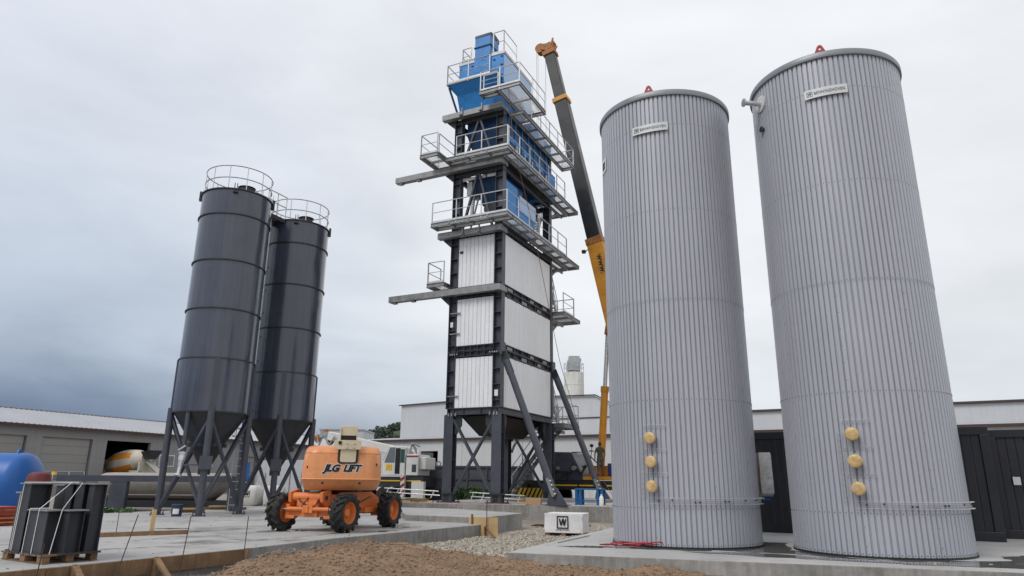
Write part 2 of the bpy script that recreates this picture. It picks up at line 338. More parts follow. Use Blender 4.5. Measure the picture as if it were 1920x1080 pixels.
# ---- soil heap in the foreground
crest = [(-5.2,10.2,-.34),(-4.4,10.9,-.06),(-4.07,12.0,.10),(-3.6,13.0,.14),(-2.77,14.0,.17),(-2.0,14.5,.07),(-.65,14.4,-.09),(-.1,13.55,-.07),(.58,13.15,-.13),(1.3,12.9,-.14),(1.8,12.75,-.16),(2.6,12.6,-.12),(3.3,12.35,-.18),(4.1,12.1,-.24),(6,11.3,-.27),(9,10.2,-.3)]
cx_ = [c[0] for c in crest]; cy_ = [c[1] for c in crest]; cz_ = [c[2] for c in crest]
def vn(x, y, s, seed=0):     # cheap smooth value noise
    x, y = x*s+seed*17.3, y*s+seed*9.1; i, j = math.floor(x), math.floor(y); fx, fy = x-i, y-j
    h = lambda a, b_: ((math.sin(a*127.1+b_*311.7+seed)*43758.5453) % 1)
    fx, fy = fx*fx*(3-2*fx), fy*fy*(3-2*fy)
    return (h(i,j)*(1-fx)+h(i+1,j)*fx)*(1-fy)+(h(i,j+1)*(1-fx)+h(i+1,j+1)*fx)*fy
def soil_z(x, y):
    yc = np.interp(x, cx_, cy_); zc = np.interp(x, cx_, cz_); d = y-yc
    n = .10*(vn(x,y,1.1,1)-.5)+.07*(vn(x,y,2.7,2)-.5)+.05*(vn(x,y,6,3)-.5)+.045*(vn(x,y,14,4)-.5)
    z = zc+n*.8+(-.04*min(1, -d/3) if d < 0 else -.55*min(1, d/.9)**1.2)
    e = (x+5.0)/1.0
    if d < 0: z += -.5*max(0, 1-max(0, x+4.9-.0*(y))/1.0) if x < -3.9 else 0
    return z
gx = np.arange(-5.4, 9.2, .04); gy = np.arange(7.5, 15.8, .04)
zz = {(i,j): soil_z(x,y) for i,x in enumerate(gx) for j,y in enumerate(gy)}
vid = {}; vs_ = []; fs_ = []
def gv(k):
    if k not in vid: vid[k] = len(vs_); vs_.append((gx[k[0]], gy[k[1]], zz[k]))
    return vid[k]
for i in range(len(gx)-1):
    for j in range(len(gy)-1):
        ks = ((i,j),(i+1,j),(i+1,j+1),(i,j+1))
        if max(zz[k] for k in ks) > -.44: fs_.append(tuple(gv(k) for k in ks))
b = MB(); b.add(vs_, fs_); struct(b.build('soil_heap_terrain', soil_m, smooth=True, fix=False, ang=180))

ICO = None
def rocks(name, m, pts, smin, smax, flat=.7, power=2.5):
    """many irregular little stones joined in one mesh"""
    bm = bmesh.new(); bmesh.ops.create_icosphere(bm, subdivisions=1, radius=1); base = np.array([v.co[:] for v in bm.verts]); tri = np.array([[v.index for v in f.verts] for f in bm.faces]); bm.free()
    n = len(pts); k = 12; base = base[:]
    sc = smin+(smax-smin)*rng.random(n)**power
    jit = 1+.85*(rng.random((n, len(base)))-.5)
    P = base[None]*jit[:,:,None]*sc[:,None,None]
    P *= (np.array([1,1,flat])*(.7+.6*rng.random((n,3))))[:,None,:]
    a = rng.random(n)*2*PI; ca, sa = np.cos(a), np.sin(a); tl = (rng.random(n)-.5)*1.2; ct, st = np.cos(tl), np.sin(tl)
    y2 = P[:,:,1]*ct[:,None]-P[:,:,2]*st[:,None]; z2 = P[:,:,1]*st[:,None]+P[:,:,2]*ct[:,None]
    x3 = P[:,:,0]*ca[:,None]-y2*sa[:,None]; y3 = P[:,:,0]*sa[:,None]+y2*ca[:,None]
    V = np.stack([x3, y3, z2], -1)+np.array(pts)[:,None,:]+np.array([0,0,1])*(sc*.15)[:,None,None]
    F = (tri[None]+(np.arange(n)*len(base))[:,None,None]).reshape(-1,3)
    me = bpy.data.meshes.new(name); me.vertices.add(n*len(base)); me.vertices.foreach_set('co', V.reshape(-1)); me.loops.add(len(F)*3); me.loops.foreach_set('vertex_index', F.reshape(-1).astype(np.int32))
    me.polygons.add(len(F)); me.polygons.foreach_set('loop_start', np.arange(len(F), dtype=np.int32)*3); me.update(calc_edges=True); me.materials.append(m)
    o = bpy.data.objects.new(name, me); COL.objects.link(o); return o
def inpoly(x, y, P):
    c = False
    for i in range(len(P)):
        (x1,y1),(x2,y2) = P[i], P[i-1]
        if (y1 > y) != (y2 > y) and x < (x2-x1)*(y-y1)/(y2-y1)+x1: c = not c
    return c
pts = []
while len(pts) < 42000:
    x, y = random.uniform(-5, 6), random.uniform(7.8, 15.2)
    yc = np.interp(x, cx_, cy_)
    if y < yc+.35 and abs(x) < y*.75+.3:
        z = soil_z(x, y)
        if z > -.4: pts.append((x, y, z))
struct(tag(rocks('soil_clods', clod_m, pts, .004, .034, .75, 7), 'loose brown soil clods covering the foreground heap', 'soil'), 'stuff')
pts = []
while len(pts) < 12000:
    y = 12+16*random.random()**1.3; x = random.uniform(-4.5, 5)
    if x > -4.9+(y-13.5)*.45 and x < 5 and not inpoly(x, y, [(-.05,14.0),(9.2,11.15),(14,24),(4.2,24.6)]) and not inpoly(x,y,[(-3.5,24.45),(-.85,23.0),(.45,26.4),(-2.4,30.1)]):
        z = max(hmap(x, y), -.5); 
        if z > (soil_z(x,y) if y < 16 else -9): pts.append((x, y, z))
struct(tag(rocks('gravel_stones', stone_m, pts, .014, .06, .7, 2.5), 'pale crushed stone spread between the concrete slabs', 'gravel'), 'stuff')
pts = []
while len(pts) < 5000:
    x, y = random.uniform(-7.2, -3.3), random.uniform(8.2, 14.0)
    if x > -7.0+(y-10.6)*.5 and x < -4.0+.3*(y-11): pts.append((x, y, max(hmap(x,y), soil_z(x,y) if x > -5.3 else -9)))
struct(tag(rocks('dark_gravel_stones', dstone_m, pts, .012, .05, .7, 2.2), 'dark grey crushed stone beside the timber formwork', 'gravel'), 'stuff')

pts = []
YD = [(-.9,22.6),(-4.05,17.0),(-5.15,14.3),(-8.6,8.1),(-16,14),(-12,33),(-7,37),(-4.6,30)]
while len(pts) < 450:
    x, y = random.uniform(-15,9), random.uniform(9,34)
    if inpoly(x,y,YD) and (random.random() < .35 or inpoly(x+.5,y-.8,YD) == False): pts.append((x,y,.002))
    elif inpoly(x,y,[(-.05,14.0),(9.2,11.15),(14,24),(4.2,24.6)]) and (random.random() < .3): pts.append((x,y,.002))
struct(tag(rocks('slab_debris', stone_m, pts, .006, .03, .6, 4), 'crumbs of stone and mortar scattered over the concrete slabs', 'debris'), 'stuff')

# ================================================================== BITUMEN TANKS
TR, TZ = 1.63, 10.38
def corr_sheet(name, z0, z1, r, ribs=12, a=2*PI/8):
    """trapezoidal sheet, one eighth of the circumference, real ribs"""
    b = MB(); step = a/ribs; dep = .036; prof = []
    for k in range(ribs):
        t = k*step
        prof += [(t, r-dep), (t+step*.13, r-dep), (t+step*.24, r), (t+step*.89, r)]
    prof.append((a, r-dep)); prof.append((a+step*.12, r-dep+.003))
    n = len(prof); zs = [z0, z1]
    for z in zs: b.v += [(q*math.cos(t), q*math.sin(t), z) for t, q in prof]
    b.f = [(i, i+1, n+i+1, n+i) for i in range(n-1)]; b.m = [0]*len(b.f)
    me = bpy.data.meshes.new(name); me.from_pydata(b.v, [], b.f); me.materials.append(clad); return me
SH_LO = corr_sheet('cladding_sheet', .03, 5.30, TR); SH_HI = corr_sheet('cladding_sheet', 5.24, TZ, TR+.005)
def cyl_pt(r, ang, z): return (r*math.cos(ang), r*math.sin(ang), z)
def arc(b, r, a0, a1, z, rad, n=20, nn=5):
    b.path([cyl_pt(r, R_(a0+(a1-a0)*i/n), z) for i in range(n+1)], rad, nn)
def tank(loc, label, left):
    t = thing('storage_tank', label, 'tank', loc, 0, 'ribbed grey storage tanks')
    MB().lathe([(0,.0),(TR+.02,.0),(TR+.02,.035),(0,.035)], 64).build('base_ring', black, t)
    MB().lathe([(TR-.07,.03),(TR-.07,TZ)], 64).build('inner_shell', steel_dk, t, smooth=True)
    for k in range(8):
        inst(SH_LO, 'cladding_sheet', t, rz=R_(-130+45*k+4)); inst(SH_HI, 'cladding_sheet', t, rz=R_(-130+45*k+4))
    b = MB()
    for z in (.07, .78, 3.03, 5.27, 7.42, 9.6):
        for k in range(96):
            a = R_(-126)+2*PI/96*(k+.5); b.tube(cyl_pt(TR-.005, a, z), cyl_pt(TR+.009, a, z), .009, 6)
    for k in range(8):
        for j in range(30):
            a = R_(-126+45*k)+.02; b.tube(cyl_pt(TR-.03, a, .2+j*.34), cyl_pt(TR+.004, a, .2+j*.34), .008, 6)
    struct(b.build('screws', steel_dk, t), 'stuff')
    r = MB().lathe([(TR-.04,TZ-.0),(TR+.045,TZ-.0),(TR+.05,TZ+.02),(TR+.05,TZ+.12),(TR+.035,TZ+.145),(TR-.05,TZ+.165),(0,TZ+.25)], 96).build('roof_rim', clad_rim, t, smooth=True)
    # lifting lug with hole on a bracket near the front of the rim
    for la in (-115, 65):
        ca = R_(la); base = Vector(cyl_pt(TR-.1, ca, TZ+.13)); tg = Vector((-math.sin(ca), math.cos(ca), 0)); ra = Vector((math.cos(ca), math.sin(ca), 0)); upz = Vector((0,0,1))
        b = MB(); b.beam(base-tg*.19+upz*.03, base+tg*.19+upz*.03, .12, .035)
        b.build('lug_bracket', steel, t)
        b = MB(); out = [(-.13,0),(.13,0),(.05,.19),(.02,.215),(-.02,.215),(-.05,.19)]; hole = [(.03*math.cos(2*PI*i/6+PI/3*4), .12+.035*math.sin(2*PI*i/6+PI/3*4)) for i in range(6)]
        oo = [base+tg*x+upz*(z+.045) for x, z in out]; hh = [base+tg*x+upz*(z+.045) for x, z in hole]
        for s in (-.018, .018):
            b.add([q+ra*s for q in oo]+[q+ra*s for q in hh], [(i, (i+1) % 6, 6+(i+1) % 6, 6+i) for i in range(6)])
        b.add([q-ra*.018 for q in oo]+[q+ra*.018 for q in oo], [(i,(i+1)%6,6+(i+1)%6,6+i) for i in range(6)])
        b.add([q-ra*.018 for q in hh]+[q+ra*.018 for q in hh], [(i,(i+1)%6,6+(i+1)%6,6+i) for i in range(6)])
        b.build('lifting_lug', redp, t)
    b = MB(); b.lathe([(.10,TZ+.2),(.10,TZ+.36),(.15,TZ+.36),(.15,TZ+.42),(0,TZ+.42)], 12, (.45,-1.0,0)); b.build('roof_nozzle', white, t, smooth=True)
    # curved name plate
    b = MB(); n = 16; pr = TR+.05
    a0, a1 = R_(-129.6), R_(-100)
    for q in (pr, pr+.008):
        for z in (9.43, 9.64): b.v += [cyl_pt(q, a0+(a1-a0)*i/n, z) for i in range(n+1)]
    m = n+1
    for i in range(n):
        b.f += [(2*m+i,2*m+i+1,3*m+i+1,3*m+i),(i,i+1,m+i+1,m+i),(i,i+1,2*m+i+1,2*m+i),(m+i,m+i+1,3*m+i+1,3*m+i)]
    b.f += [(0,m,3*m,2*m),(n,m+n,3*m+n,2*m+n)]; b.m = [0]*len(b.f)
    p = b.build('name_plate', plate_m, t)
    mid = (a0+a1)/2; pw = (a1-a0)*pr
    tx = text_mb('BENNINGHOVEN', .105, .0008, spacing=1.12); w = max(q[0] for q in tx.v)-min(q[0] for q in tx.v); kx = .615/w
    wb = lambda x, y, z: cyl_pt(pr+.011+z*.5, mid+x/pr, 9.535+y)
    remap(tx, lambda x, y, z: wb(x*kx+.075, y-.005, z)); tx.build('lettering', mat('grey_print', (.03,.03,.038), .5), p)
    lg = wlogo(MB(), -.325, 0, .115); remap(lg, wb); lg.build('emblem', MATS['grey_print'], p)
    # three flanged nozzles under taped covers
    for z in (1.22, 1.72, 2.215):
        a = R_(-125); nb = MB(); d = Vector(cyl_pt(1,a,0)); o = Vector((0,0,z))
        nb.tube(o+d*(TR-.05), o+d*(TR+.10), .085, 20); nb.tube(o+d*(TR+.10), o+d*(TR+.135), .125, 28); fl = nb.build('nozzle_flange', galv, t, smooth=True)
        cb = MB(); rr = []
        for j, (q, h) in enumerate(((.118,.137),(.126,.142),(.124,.165),(.10,.182),(.05,.187))):
            rr.append([tuple(o+d*(TR+h+.006*random.random())+Vector((-math.sin(a),math.cos(a),0))*math.cos(2*PI*i/20)*q*(1+.05*random.random())+Vector((0,0,1))*math.sin(2*PI*i/20)*q*(1+.05*random.random())) for i in range(20)])
        cb.loft(rr).build('taped_cover', foam_y, fl, smooth=True, ang=60)
        b = MB()
        for zz_ in (z-.05, z+.05):
            b.path([cyl_pt(TR+.012, R_(-131), zz_), cyl_pt(TR+.012, R_(-116.5), zz_)], .004, 4)
    # wire cable trays
    def tray(z, a0, a1, name='cable_tray'):
        b = MB(); n = int(abs(a1-a0)/2)+1
        for dz in (-.06, -.02, .02, .06): arc(b, TR+.03, a0, a1, z+dz, .0035, n, 4)
        for dz in (-.06, .06): arc(b, TR+.085, a0, a1, z+dz, .0045, n, 4)
        for i in range(n+1):
            a = R_(a0+(a1-a0)*i/n); b.path([cyl_pt(TR+.085,a,z-.06), cyl_pt(TR+.03,a,z-.06), cyl_pt(TR+.03,a,z+.06), cyl_pt(TR+.085,a,z+.06)], .0035, 4)
        return b.build(name, galv_rail, t)
    tr = tray(.93, -128.5, -20)
    for a in (-122,-112,-96,-93,-74,-71,-55,-40): MB().tube(cyl_pt(TR+.03,R_(a),.93+.02*(a % 3-1)), cyl_pt(TR+.05,R_(a),.93+.02*(a % 3-1)), .018, 8).build('tray_bolt', steel_dk, tr)
    b = MB()
    for a in (-135.2, -133.6, -132.0): b.path([cyl_pt(TR+.03,R_(a),1.0), cyl_pt(TR+.03,R_(a),2.25)], .0035, 4)
    for a in (-135.2, -132.0): b.path([cyl_pt(TR+.08,R_(a),1.0), cyl_pt(TR+.08,R_(a),2.25)], .0045, 4)
    for j in range(13):
        z = 1.0+j*.104; b.path([cyl_pt(TR+.08,R_(-135.2),z), cyl_pt(TR+.03,R_(-135.2),z), cyl_pt(TR+.03,R_(-132),z), cyl_pt(TR+.08,R_(-132),z)], .0035, 4)
    b.build('cable_tray', galv_rail, t)
    for z in (1.47, 1.97, 2.47):
        b = MB()
        for dz in (-.03, .03): arc(b, TR+.03, -131.5, -114, z+dz, .0035, 6, 4)
        for j in range(6):
            a = R_(-131+j*3.3); b.path([cyl_pt(TR+.03,a,z-.03), cyl_pt(TR+.03,a,z+.03)], .0035, 4); b.tube(cyl_pt(TR+.02,a,z), cyl_pt(TR+.045,a,z), .01, 6)
        b.build('cable_tray', galv_rail, t)
    if left:
        # wrapped control box and valve on the right flank, square opening high on the left flank
        a = R_(-12); d = Vector(cyl_pt(1,a,0)); tg = Vector((-math.sin(a),math.cos(a),0))
        rr = []
        for z, k in ((1.02,.80),(1.10,1.0),(1.35,1.02),(1.62,1.0),(1.9,1.03),(1.97,.9)):
            rr.append([tuple(d*(TR+.17+(x*.13)*k*(1+.06*(random.random()-.5)))+tg*(y*.24*k*(1+.05*(random.random()-.5)))+Vector((0,0,z))) for x, y in ((-1,-1),(0,-1.03),(1,-1),(1.03,-.4),(1.0,.4),(1,1),(0,1.03),(-1,1))])
        MB().loft(rr).build('wrapped_cabinet', mat('grey_foil', (.33,.33,.34), .35, var=.25, scale=7, bump=1, bscale=12), t, smooth=True, ang=60)
        b = MB(); o = Vector((0,0,.985)); b.tube(o+d*TR, o+d*(TR+.15), .03, 10); v = b.build('valve', alu, t, smooth=True)
        MB().tube(o+d*(TR+.12)+Vector((0,0,.0)), o+d*(TR+.24), .055, 10).build('valve_cap', poly_bl, v, smooth=True)
        a = R_(-173); d = Vector(cyl_pt(1,a,0)); tg = Vector((-math.sin(a),math.cos(a),0)); o = Vector((0,0,9.15)); b = MB()
        b.beam(o+d*(TR+.015)-tg*.17, o+d*(TR+.015)+tg*.17, .01, .36); fr = b.build('cut_out_flashing', white, t)
        b = MB(); b.beam(o+d*(TR+.024)-tg*.09, o+d*(TR+.024)+tg*.09, .01, .2); b.build('opening', black, fr)
    else:
        a = R_(-172); d = Vector(cyl_pt(1,a,0)); o = Vector((0,0,9.97)); b = MB()
        b.tube(o+d*(TR-.05), o+d*(TR+.42), .06, 14); b.tube(o+d*(TR+.42), o+d*(TR+.45), .1, 18); p = b.build('overflow_pipe', alu, t, smooth=True)
        MB().tube(o+d*(TR-.0), o+d*(TR+.03), .2, 20).build('pipe_collar', wrap_m, p)
        o = Vector((0,0,9.3)); b = MB(); b.tube(o+d*(TR-.05), o+d*(TR+.07), .05, 12); b.tube(o+d*(TR+.05), o+d*(TR+.07), .075, 12); b.build('side_nozzle', steel, t, smooth=True)
    return t
tank((3.987,16.46,.004), 'ribbed grey storage tank nearer the tower, with wrapped cabinet on its flank', True)
tank((7.493,14.763,.004), 'ribbed grey storage tank at far right, with a pipe stub near its top', False)

# ================================================================== FILLER SILOS
def silo(loc, rz, label, first):
    t = thing('filler_silo', label, 'silo', loc, rz, 'dark filler silos on legs'); R = 1.39; levels = [3.75, 5.75, 7.7, 9.68, 11.63, 12.7]
    for i in range(5):
        z0, z1 = levels[i], levels[i+1]; r = R+(.02 if i == 0 else 0)
        MB().lathe([(r, z0+.004), (r, z1-.004)], 72).build('shell_ring', silo_m, t, smooth=True)
        MB().lathe([(r-.01, z1-.022), (R+.05, z1-.022), (R+.05, z1+.022), (R-.02, z1+.022)], 72).build('ring_flange', steel_dk, t, smooth=True)
    MB().lathe([(R+.03,3.71),(R+.03,3.76),(R-.03,3.76),(.62,2.62),(.62,2.55),(.70,2.55),(.70,2.50),(.60,2.50),(.22,1.75),(.22,1.45),(0,1.45)], 48).build('cone', steel_dk, t, smooth=True)
    b = MB()
    for k in range(16): a = 2*PI*k/16; b.tube((.72*math.cos(a)*.95,.72*math.sin(a)*.95,2.47), (.72*math.cos(a)*.95,.72*math.sin(a)*.95,2.62), .025, 6)
    struct(b.build('flange_bolts', steel, t), 'stuff')
    rf = MB().lathe([(R+.01,12.72),(R-.1,12.78),(.4,12.98),(0,13.0)], 48).build('roof', steel, t, smooth=True)
    b = MB(); b.lathe([(.3,12.9),(.3,13.12),(.36,13.14),(0,13.2)], 20, (.3,-.5,0)); b.build('hatch', steel_dk, rf, smooth=True)
    b = MB(); b.lathe([(.26,12.85),(.26,13.05),(0,13.1)], 16, (-.6,.3,0)); b.build('vent', steel, rf, smooth=True)
    for k in range(4):
        a = PI/2*k-PI/2; x, y = (R-.02)*math.cos(a), (R-.02)*math.sin(a)
        b = MB(); b.tube((x*1.03,y*1.03,.03), (x*1.03,y*1.03,3.9), .125, 18); lg = b.build('leg', steel, t, smooth=True)
        b = MB(); b.box(x*1.03-.24,x*1.03+.24,y*1.03-.24,y*1.03+.24,0,.035)
        for sx in (-1,1):
            for sy in (-1,1): b.tube((x*1.03+sx*.19,y*1.03+sy*.19,.03), (x*1.03+sx*.19,y*1.03+sy*.19,.12), .022, 6)
        b.build('base_plate', steel, lg)
        b = MB(); p = Vector((math.cos(a), math.sin(a), 0)); b.beam(Vector((0,0,3.8))+p*(R+.04), Vector((0,0,5.74))+p*(R+.04), .2, .05, p); b.build('leg_stiffener', steel, lg)
        a2 = a+PI/2; q = lambda an, z: (1.43*math.cos(an)*.98, 1.43*math.sin(an)*.98, z)
        b = MB(); b.beam(q(a,.25), q(a2,3.55), .09, .09); b.build('brace', steel, t)
        b = MB(); b.beam([c*.95 for c in q(a,3.55)[:2]]+[3.55], [c*.95 for c in q(a2,.25)[:2]]+[.25], .09, .09); b.build('brace', steel, t)
    # lifting ears and guard rail
    for k in range(4):
        a = R_(-95+90*k); p = Vector((math.cos(a), math.sin(a), 0)); tg = Vector((-p.y, p.x, 0)); b = MB()
        for s in (-.05, .05): b.beam(p*(R+.06)+tg*s+Vector((0,0,12.52)), p*(R+.06)+tg*s+Vector((0,0,12.92)), .1, .025, tg)
        b.beam(p*(R+.05)-tg*.1+Vector((0,0,12.53)), p*(R+.05)+tg*.1+Vector((0,0,12.53)), .12, .02); b.build('lifting_ear', steel_dk, t)
    rr = R-.06
    for z in (13.22, 13.74): MB().path([cyl_pt(rr, 2*PI*i/48, z) for i in range(48)], .02, 6, True).build('guard_rail', galv_dk, t, smooth=True)
    for k in range(12): MB().tube(cyl_pt(rr,2*PI*k/12+.2,12.72), cyl_pt(rr,2*PI*k/12+.2,13.74), .02, 6).build('rail_post', galv_rail, t, smooth=True)
    # control box on the front leg
    x, y = 0, -(R-.02)*1.03
    MB().box(x-.2,x+.24,y-.20,y-.05,1.62,2.1).build('junction_box', steel, t, bevel=.01)
    if first:
        b = MB(); b.path([(-.78,-1.05,3.74),(-.78,-1.05,2.2)], .085, 12); fp = b.build('fill_pipe', steel, t, smooth=True)
        b = MB(); b.tube((-.78,-1.05,2.25),(-.78,-1.05,2.17),.16,14); b.tube((-.78,-1.05,2.17),(-.8,-1.07,1.95),.13,12); b.tube((-.8,-1.07,1.95),(-.82,-1.1,1.72),.12,12,.09); b.tube((-.82,-1.1,1.72),(-.85,-1.15,1.45),.07,12); b.tube((-.85,-1.15,1.45),(-.86,-1.16,1.4),.13,12)
        b.tube((-.95,-1.05,2.3),(-.72,-1.2,2.46),.03,6); b.build('coupling', alu, fp, smooth=True)
        b = MB(); b.beam((-.85,-1.1,1.78),(-.05,-1.38,1.78),.05,.05); b.build('pipe_bracket', steel, t)
        # ladder up the right rear flank
        lad = MB(); ax = Vector((1.25,1.05,0)); sx = Vector((.22,-.02,0))
        for s in (-1,1): lad.beam(ax+sx*s+Vector((0,0,.0)), ax+sx*s+Vector((0,0,13.6)), .05, .03)
        for j in range(44): z = .3+j*.3; lad.tube(ax-sx+Vector((0,0,z)), ax+sx+Vector((0,0,z)), .018, 6)
        lad.build('ladder', galv_rail, t)
        b = MB()
        for j in range(10):
            z = 3+j*1.05; n = 10; c = ax+Vector((.0,.35,z)); b.path([tuple(c+Vector((.36*math.cos(R_(-40+260*i/n)), .36*math.sin(R_(-40+260*i/n)), 0))) for i in range(n+1)], .014, 4)
        for aa in (-40,25,90,155,220): c = ax+Vector((.36*math.cos(R_(aa)), .35+.36*math.sin(R_(aa)), 0)); b.beam(c+Vector((0,0,2.98)), c+Vector((0,0,12.5)), .03, .012)
        b.build('ladder_cage', steel, t)
    return t
silo((-11.73,27.28,.0), 23.3, 'nearer dark filler silo, left and front of the pair', True)
silo((-10.17,30.76,.0), 18.3, 'farther dark filler silo, right and behind of the pair', False)
t = thing('silo_bridge', 'short railed walkway joining the tops of the two dark silos', 'walkway', (0,0,12.7))
p0, p1 = Vector((-11.2,28.52,0)), Vector((-10.72,29.52,0)); dd = (p1-p0).normalized(); nn = Vector((dd.y,-dd.x,0))
b = MB()
for s in (-1,1): b.beam(p0+nn*s*.38-Vector((0,0,.1)), p1+nn*s*.38-Vector((0,0,.1)), .07, .18)
b.build('walkway_frame', steel_dk, t)
b = MB(); b.beam(p0, p1, .76, .03); b.build('deck', galv_dk, t)
for s in (-1,1):
    b = MB()
    for z in (.55, 1.05): b.beam(p0+nn*s*.4+Vector((0,0,z)), p1+nn*s*.4+Vector((0,0,z)), .035, .035)
    for k in range(3): q = p0.lerp(p1, k/2)+nn*s*.4; b.beam(q, q+Vector((0,0,1.05)), .035, .035)
    b.build('railing', galv_rail, t)

# ================================================================== MIXING TOWER  (local x: along the long side, y: along the short front, z up)
TW = thing('mixing_tower', 'tall steel mixing tower with white panelled storeys, railed platforms and blue machinery on top', 'tower', (-.481,30.996,0), 64)
LX, LY = 6.16, 2.84
def railing(parent, pts, z, close=False, h=1.08, step=1.25):
    """posts, top rail and knee rail along a polyline"""
    b = MB()
    for i in range(len(pts)-1):
        p, q = Vector((*pts[i], z)), Vector((*pts[i+1], z)); n = max(1, round((q-p).length/step))
        for k in range(n+1):
            if k == 0 and i > 0: continue
            c = p.lerp(q, k/n); b.beam(c-Vector((0,0,.12)), c+Vector((0,0,h)), .045, .045)
        for hh, r in ((h, .026), (h*.52, .018)): b.tube(p+Vector((0,0,hh)), q+Vector((0,0,hh)), r, 6)
        b.beam(p+Vector((0,0,.06)), q+Vector((0,0,.06)), .012, .11)
    return b.build('railing', galv_rail, parent)
def platform(rects, z, rails, joist=1.05, deep=.2, m=None):
    b = MB()
    for (x0,x1,y0,y1) in rects:
        for a in ((x0+.04,y0,x0+.04,y1),(x1-.04,y0,x1-.04,y1),(x0,y0+.04,x1,y0+.04),(x0,y1-.04,x1,y1-.04)): b.ibeam((a[0],a[1],z-deep/2),(a[2],a[3],z-deep/2),.09,deep,.018)
        along = (x1-x0) > (y1-y0); n = max(1, round(((x1-x0) if along else (y1-y0))/joist))
        for k in range(1, n):
            if along: c = x0+(x1-x0)*k/n; b.beam((c,y0,z-deep*.35),(c,y1,z-deep*.35),.06,deep*.6)
            else: c = y0+(y1-y0)*k/n; b.beam((x0,c,z-deep*.35),(x1,c,z-deep*.35),.06,deep*.6)
    pf = b.build('platform', m or galv_dk, TW)
    for (x0,x1,y0,y1) in rects:
        b = MB(); along = (x1-x0) > (y1-y0); sp_ = .095; zt = z+.012
        if along:
            k = x0+.05
            while k < x1-.04: b.box(k,k+.012,y0+.05,y1-.05,zt-.02,zt); k += sp_
            k = y0+.06
            while k < y1-.04: b.box(x0+.05,x1-.05,k,k+.01,zt-.012,zt+.003); k += .15
        else:
            k = y0+.05
            while k < y1-.04: b.box(x0+.05,x1-.05,k,k+.012,zt-.02,zt); k += sp_
            k = x0+.06
            while k < x1-.04: b.box(k,k+.01,y0+.05,y1-.05,zt-.012,zt+.003); k += .15
        b.build('grating', grate_m, pf)
    for r in rails: railing(pf, r, z)
    return pf
# ---- legs, braces, base frame
ZF = .36
def leg(x, y):
    s = 1 if x < 1 else -1; q = 1 if y < 1 else -1
    b = MB(); x0, x1 = sorted((x, x+s*.40)); y0, y1 = sorted((y-q*.06, y+q*.42))
    b.box(x0,x0+.03,y0,y1,ZF+.06,4.22); b.box(x1-.03,x1,y0,y1,ZF+.06,4.22); ym = (y0+y1)/2; b.box(x0+.03,x1-.03,ym-.015,ym+.015,ZF+.06,4.22)
    for z in (1.0, 2.2, 3.4): b.box(x0+.03,x1-.03,y0+.03,y1-.03,z,z+.02)
    l = b.build('leg', steel, TW, bevel=.006)
    b = MB(); b.box(x0-.16,x1+.16,y0-.16,y1+.16,ZF+.004,ZF+.06); xm, ym2 = (x0+x1)/2, (y0+y1)/2; b.tube((xm,ym2,ZF+.36),(xm,ym2,ZF+.44),.33,16); b.tube((xm,ym2,ZF+.05),(xm,ym2,ZF+.38),.24,12)
    for sx in (0,1):
        for sy in (0,1):
            px, py = (x0-.1, x1+.1)[sx], (y0-.1, y1+.1)[sy]; b.tube((px,py,ZF+.06),(px,py,ZF+.14),.03,6)
    b.build('base_plate', steel_dk, l)
    b = MB(); yi = y1 if q > 0 else y0; e = q*.38      # gusset towards the middle of the front
    b.prism([(yi,4.2),(yi+e,4.2),(yi+e,3.75),(yi+e*.35,3.35),(yi,3.35)], 'x', x+s*.14, x+s*.20); b.build('gusset', steel_dk, l)
    b = MB(); xi = x1 if s > 0 else x0; e = s*.55
    b.prism([(xi,4.2),(xi+e,4.2),(xi+e,3.8),(xi+e*.45,3.25),(xi,3.25)], 'y', ym-.03, ym+.03); b.build('gusset', steel_dk, l)
for x in (0, LX):
    for y in (0, LY): leg(x, y)
def bolts(b, p, d, n=4, step=.1, axis=(-1,0,0)):
    for k in range(n):
        c = Vector(p)+Vector(d)*step*k; b.tube(c, c+Vector(axis)*.035, .022, 6)
for x, o in ((.17, -.05), (LX-.17, .05)):
    b = MB(); b.beam((x+o,.42,.75),(x+o,2.42,4.0),.09,.17,(1,0,0)); bolts(b,(x+o-.045,.52,.92),(0,.52,.85)); b.build('cross_brace', steel, TW)
    b = MB(); b.beam((x-o,2.42,.75),(x-o,.42,4.0),.09,.17,(1,0,0)); bolts(b,(x+o-.045,2.32,.92),(0,-.52,.85)); b.build('cross_brace', steel, TW)
b = MB()
for y in (.1, LY-.1): b.ibeam((0,y,4.37),(LX,y,4.37),.2,.3,.025)
for x in (.1, LX-.1): b.ibeam((x,.2,4.37),(x,LY-.2,4.37),.2,.3,.025)
for k in range(6): b.ibeam((1+k*.85,.2,4.37),(1+k*.85,LY-.2,4.37),.12,.24,.02)
for y in (.45,1.0,1.9,2.4): b.box(.0,.1,y,y+.02,4.25,4.49)
b.build('base_frame', steel, TW)
for y in (.15,.3,.52,2.3,2.5,2.66): 
    MB().tube((-.02,y,4.16),(-.02,y,4.30),.035,6).build('frame_bolt', galv, TW)
b = MB(); b.loft([[(.7,.5,4.2),(5.6,.5,4.2),(5.6,2.4,4.2),(.7,2.4,4.2)],[(1.6,1.0,3.35),(4.6,1.0,3.35),(4.6,1.9,3.35),(1.6,1.9,3.35)]]); b.build('loading_chute', black, TW)
